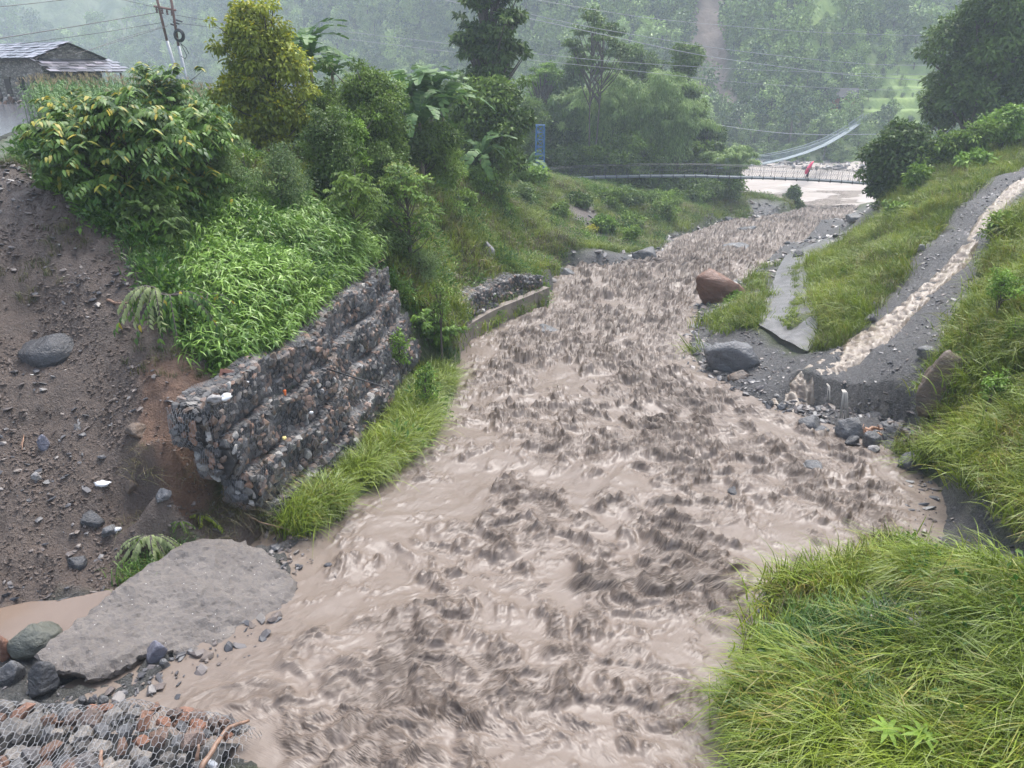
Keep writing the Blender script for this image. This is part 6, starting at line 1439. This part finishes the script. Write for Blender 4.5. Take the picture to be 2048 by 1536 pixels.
Lh, Wh, hw, rh_ = 13., 4.2, 3.25, 4.1
# local: +x is the gable end, -y the front. origin at the front right corner of the wall
wl = MB()
wl.box((-Lh/2, Wh/2, hw/2), (Lh, Wh, hw)); wl.build('wall', m_wall, hroot)
g_ = MB(); g_.add([(0.01, 0, hw), (0.01, Wh, hw), (0.01, Wh/2, rh_), (-.35, 0, hw), (-.35, Wh, hw), (-.35, Wh/2, rh_)], [(0, 1, 2), (5, 4, 3), (0, 3, 4, 1), (1, 4, 5, 2), (2, 5, 3, 0)]); g_.build('gable', m_wall, hroot)
def roof(origin, ux_, uy_, nx_, ny_, sx_, sy_, name, seed):
    """slates: ux_ along the eave, uy_ up the slope; overlapping rows"""
    rg = random.Random(seed); N_ = Vector(ux_).cross(Vector(uy_)).normalized(); M = Matrix((Vector(ux_), Vector(uy_), N_)).transposed()
    for j in range(ny_):
        for i in range(nx_):
            p = Vector(origin)+Vector(ux_)*(i+.5+(.5 if j % 2 else 0)-.25)*sx_+Vector(uy_)*(j+.5)*sy_+N_*(.03+rg.uniform(0, .035)); o = obj('slate', SLM[rg.randrange(4)], hroot, p); o.rotation_euler = (M @ Matrix.Rotation(R(-4)+rg.uniform(-.03, .03), 3, 'X') @ Matrix.Rotation(rg.uniform(-.06, .06), 3, 'Z')).to_euler(); o.scale = (1, 1, 1)
SLM = []
for k in range(4):
    mb = MB(); rg = random.Random(k); mb.box((0, 0, 0), (.62, .52, .03)); mb.v = [(x+rg.uniform(-.04, .04), y+rg.uniform(-.04, .04), z) for x, y, z in mb.v]; SLM.append(mb.mesh('slate', m_slate))
sl = math.hypot(Wh/2+.45, rh_-hw+.2); uyf = Vector((0, Wh/2+.45, rh_-hw+.22)).normalized()
bs = MB(); bs.add([(-Lh-.3, -.45, hw-.14), (.45, -.45, hw-.14), (.45, Wh/2, rh_+.05), (-Lh-.3, Wh/2, rh_+.05), (.45, Wh+.45, hw-.14), (-Lh-.3, Wh+.45, hw-.14)], [(0, 1, 2, 3), (3, 2, 4, 5)]); ro = bs.build('roof', m_wood, hroot)
roof((-Lh-.3, -.5, hw-.12), (1, 0, 0), uyf, 22, 6, .62, sl/6, 'slate', 1)
rc = MB(); rc.box((-Lh/2, Wh/2, rh_+.1), (Lh+.9, .4, .07)); rc.build('ridge_cap', simple('ridge_stone', (.33, .33, .36), .2, .2), hroot)
ev = MB(); ev.box((-Lh/2+.05, -.46, hw-.18), (Lh+.8, .06, .10)); ev.build('eave_board', m_wood, hroot)
# lean-to along the gable end
uyl = Vector((-2.3, 0, .85)).normalized(); ln = math.hypot(2.3, .85)
lb = MB(); lb.add([(2.3, -.5, hw-1.05), (2.3, Wh+.4, hw-1.05), (.02, Wh+.4, hw-.2), (.02, -.5, hw-.2)], [(0, 1, 2, 3)]); lb.build('lean_to_roof', m_wood, hroot)
roof((2.35, -.5, hw-1.02), (0, 1, 0), uyl, 9, 5, .62, ln/5, 'slate', 2)
for yy_ in (-.3, Wh*.5, Wh+.2): mb = MB(); mb.tube([(2.2, yy_, 0), (2.2, yy_, hw-1.08)], .07, 6); mb.build('post', m_wood, hroot)
for x_, w_, z0_, z1_, nm in ((-5.6, .85, 0, 1.75, 'door'), (-7.4, .8, 0, 1.75, 'door'), (-3.4, .7, 1.0, 1.8, 'window'), (-1.5, .7, 1.0, 1.8, 'window')):
    mb = MB(); mb.box((x_, -.02, (z0_+z1_)/2), (w_, .06, z1_-z0_)); dd_ = mb.build(nm, simple('dark_opening', (.012, .01, .01), .9) if nm == 'window' else m_wood, hroot)
    mb = MB(); mb.box((x_, -.06, z1_+.08), (w_+.35, .10, .14)); mb.build('frame', simple('frame_wood', (.10, .085, .06), .8), dd_)
yard = MB(); rg = random.Random(3)
# low dry stone wall by the road
rootw = thing('dry_stone_wall', 'low dry stone wall in front of the house beside the road', 'stone wall', tuple(Vector((PY(8, 205, 48).x, 48, -2.3))))
for k in range(70):
    px_ = rg.uniform(-60, 36); q = PY(px_, 200, 48); o = obj('stone', STONEM[rg.randrange(10)], rootw, (q.x-rootw.location.x, rg.uniform(-.2, .2), .05+rg.random()**1.3*.75), (rg.uniform(0, 3), rg.uniform(0, 3), 0), rg.uniform(.3, .5))
q = hithill(1668, 226); root = thing('farm_hut', 'small orange walled hut with dark roof on the terraced hillside', 'hut', tuple(q), (0, 0, R(-30)), scale=1.25)
mb = MB(); mb.box((0, 0, 1.1), (5.5, 2.8, 3.0)); mb.build('wall', simple('orange_clay', (.36, .15, .08), .8), root)
mb = MB(); mb.add([(-3.2, -1.9, 2.5), (3.2, -1.9, 2.5), (3.2, 0, 3.9), (-3.2, 0, 3.9), (3.2, 1.9, 2.5), (-3.2, 1.9, 2.5), (-3.2, -1.9, 2.35), (3.2, -1.9, 2.35), (3.2, 1.9, 2.35), (-3.2, 1.9, 2.35)], [(0, 1, 2, 3), (3, 2, 4, 5), (0, 6, 7, 1), (1, 7, 8, 4, 2), (0, 3, 5, 9, 6)]); mb.build('roof', simple('dark_tin', (.03, .03, .036), .8), root)
mb = MB(); mb.box((1.2, -1.42, .9), (1.0, .08, 1.9)); mb.build('door', m_wood, root)
# ------------------------------------------------------------------ litter, driftwood, rope
def crumple(name, p, dims, mat, label, cat, seed, group=None, rot=(0, 0, 0)):
    me = boulder_mesh(name, seed, dims, mat, 3, 9, .22, False); tag(obj(name, me, None, tuple(p), rot), label, cat, group)
m_white = simple('white_plastic', (.62, .62, .63), .3, .1); m_or = simple('orange_plastic', (.75, .17, .04), .35, .1); m_yel = simple('yellow_litter', (.65, .52, .20), .5); m_cy = simple('cyan_plastic', (.30, .55, .52), .4)
p = hit(206, 970); crumple('plastic_bag', p+Vector((0, 0, .04)), (.34, .22, .12), m_white, 'crumpled white plastic bag on the lower landslide', 'plastic bag', 1, 'litter')
p = hit(236, 1064); crumple('plastic_bag', p+Vector((0, 0, .03)), (.16, .12, .10), m_white, 'small white plastic scrap on grey rock above the slab', 'plastic bag', 2, 'litter')
p = PY(570, 786, 14.2); crumple('plastic_bottle', p, (.09, .07, .17), m_or, 'bright orange plastic piece caught on the stepped gabion wall', 'litter', 3, 'litter')
p = Vector((PY(432, 817, 12.15).x, 12.15, -5.53)); crumple('white_stone', p, (.28, .2, .15), RM['pale'], 'white rounded stone at the near corner of the stepped wall', 'stone', 4, 'white stones on the wall')
p = Vector((PY(456, 822, 12.2).x, 12.2, -5.52)); crumple('white_stone', p, (.24, .2, .15), m_white, 'second white stone beside the corner one on the stepped wall', 'stone', 5, 'white stones on the wall')
p = PY(489, 764, 13.4); crumple('white_stone', p, (.20, .14, .08), m_white, 'flat white scrap on top of the stepped wall', 'stone', 6, 'white stones on the wall')
p = PY(622, 826, 14.6); crumple('white_stone', p, (.11, .10, .08), m_white, 'small white stone on a lower ledge of the stepped wall', 'stone', 7, 'white stones on the wall')
p = PY(645, 782, 14.8); crumple('pale_stone', p, (.09, .08, .14), RM['pale'], 'pale oblong stone in the second tier of the stepped wall', 'stone', 8, 'white stones on the wall')
p = PY(569, 876, 13.2); crumple('yellow_scrap', p, (.10, .08, .08), m_yel, 'yellow scrap on the lower wall ledge', 'litter', 9, 'litter')
p = PY(1046, 572, 34.0); crumple('cyan_scrap', p, (.35, .2, .12), m_cy, 'cyan plastic scrap on the low gabion wall', 'litter', 10, 'litter')
p = PY(424, 1524, 6.2); crumple('foam_piece', p+Vector((0, 0, -.05)), (.12, .10, .18), m_white, 'white foam scrap at the foot of the near basket', 'litter', 11, 'litter')
# hollow clay block in the weeds
bp = PY(453, 752, 13.45); root = thing('clay_block', 'reddish brown clay block with a slot lying in the weeds by the wall', 'clay block', tuple(bp), (R(62), R(8), R(-8)))
m_clay = simple('fired_clay', (.24, .11, .075), .8, .2); mb = MB(); w_, h_, d_ = .27, .25, .07
for c_, s_ in (((0, .09, 0), (w_, .07, d_)), ((0, -.075, 0), (w_, .10, d_)), ((-.105, .015, 0), (.06, .08, d_)), ((.09, .015, 0), (.09, .08, d_))): mb.box(c_, s_)
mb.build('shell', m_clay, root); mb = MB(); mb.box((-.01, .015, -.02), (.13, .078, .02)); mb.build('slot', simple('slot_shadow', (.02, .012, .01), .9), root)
def stick(pts, rad, label, mat=m_bark, cat='driftwood', n=6, name='driftwood', Y=None, twigs=0, seed=1):
    q = [PY(a_, b_, y_) for a_, b_, y_ in pts]; mb = MB(); k = len(q); rg = random.Random(seed); qq = []
    for i in range(k-1):
        for m in range(3): qq.append(q[i].lerp(q[i+1], m/3)+Vector((rg.uniform(-1, 1), rg.uniform(-1, 1), rg.uniform(-1, 1)))*rad*.35)
    qq.append(q[-1]); mb.tube(qq, [rad*(1.15-.55*i/(len(qq)-1)) for i in range(len(qq))], n)
    for _ in range(twigs):
        i = rg.randrange(len(qq)-1); e = qq[i]+Vector((rg.uniform(-.35, .35), rg.uniform(-.2, .1), rg.uniform(-.02, .25))); mb.tube([qq[i], qq[i].lerp(e, .5)+Vector((0, 0, .04)), e], [rad*.4, rad*.3, rad*.15], 4)
    tag(mb.build(name, mat, smooth=True), label, cat, 'driftwood and roots')
m_drift = simple('wet_wood', (.20, .12, .08), .5, .35, 12, .6, 30); m_pw = simple('peeled_wood', (.50, .40, .30), .5, .15)
stick([(398,1545,5.9),(425,1500,6.2),(445,1468,6.45),(465,1450,6.6),(498,1441,6.75)], .032, 'bent brown driftwood stick standing over the near gabion basket', m_drift, seed=2)
stick([(200,1545,5.8),(203,1500,6.0)], .03, 'short broken stake at the front of the near basket', m_drift, seed=3)
stick([(395,1520,6.0),(397,1488,6.1)], .022, 'thin upright twig stump beside the bent driftwood', m_drift, seed=4)
stick([(458,1076,11.9),(480,1070,12.0),(503,1058,12.2)], .045, 'pale peeled log end behind the tilted slab', m_pw, seed=5)
stick([(470,1015,12.3),(520,1045,12.2),(590,1062,12.1)], .02, 'long reddish twig in the brushwood below the wall', m_drift, twigs=5, seed=6)
stick([(230,1010,11.9),(205,1050,11.5),(170,1110,11.0)], .014, 'long thin orange root trailing down the landslide', simple('orange_root', (.26, .11, .06), .6), twigs=2, seed=7, name='root')
stick([(38,905,12.2),(48,870,12.5),(44,900,12.0)], .012, 'thin root loop on the left landslide', simple('tan_root', (.24, .14, .09), .6), seed=8, name='root')
stick([(260,985,11.9),(310,1000,12.0),(345,990,12.2),(420,985,12.4)], .02, 'brown root lying along the landslide foot', m_drift, twigs=4, seed=9, name='root')
stick([(215,600,15.2),(235,608,15.0),(258,605,15.0)], .03, 'broken reddish branch stub sticking out of the landslide', m_drift, twigs=1, seed=10)
stick([(655,738,15.6),(700,752,15.2),(770,775,15.0)], .02, 'taut black rope across the stepped gabion wall', m_rub, 'rope', name='rope', seed=11)
for k, pts in enumerate([[(1725,868,17.5),(1745,856,17.6),(1765,858,17.6)], [(1730,858,17.6),(1750,866,17.5),(1768,870,17.4)], [(1722,862,17.6),(1740,870,17.4),(1752,872,17.4)]]):
    stick(pts, .05, ['longest orange root in the broken root tangle below the ramp', 'middle orange root of the tangle below the ramp', 'lowest orange root of the tangle below the ramp'][k], simple('bared_root', (.34, .19, .12), .6), twigs=3, seed=20+k, name='root')
stick([(735,535,22.9),(752,527,23.0),(768,519,23.2)], .02, 'bare twig over the far top corner of the stepped wall', m_drift, seed=31)
# ------------------------------------------------------------------ rain haze over the valley
hz = MB(); hz.box((0, 195, 118), (1300, 500, 282)); 
t = NT('haze'); t.t.nodes.remove(t.b)
v = t.n('ShaderNodeVolumePrincipled'); v.inputs['Color'].default_value = (.79, .90, 1.0, 1); v.inputs['Density'].default_value = HAZE; v.inputs['Anisotropy'].default_value = 0.2
t.l(v.outputs[0], t.out.inputs['Volume'])
o = hz.build('haze', t.mat); tag(o, kind='stuff')
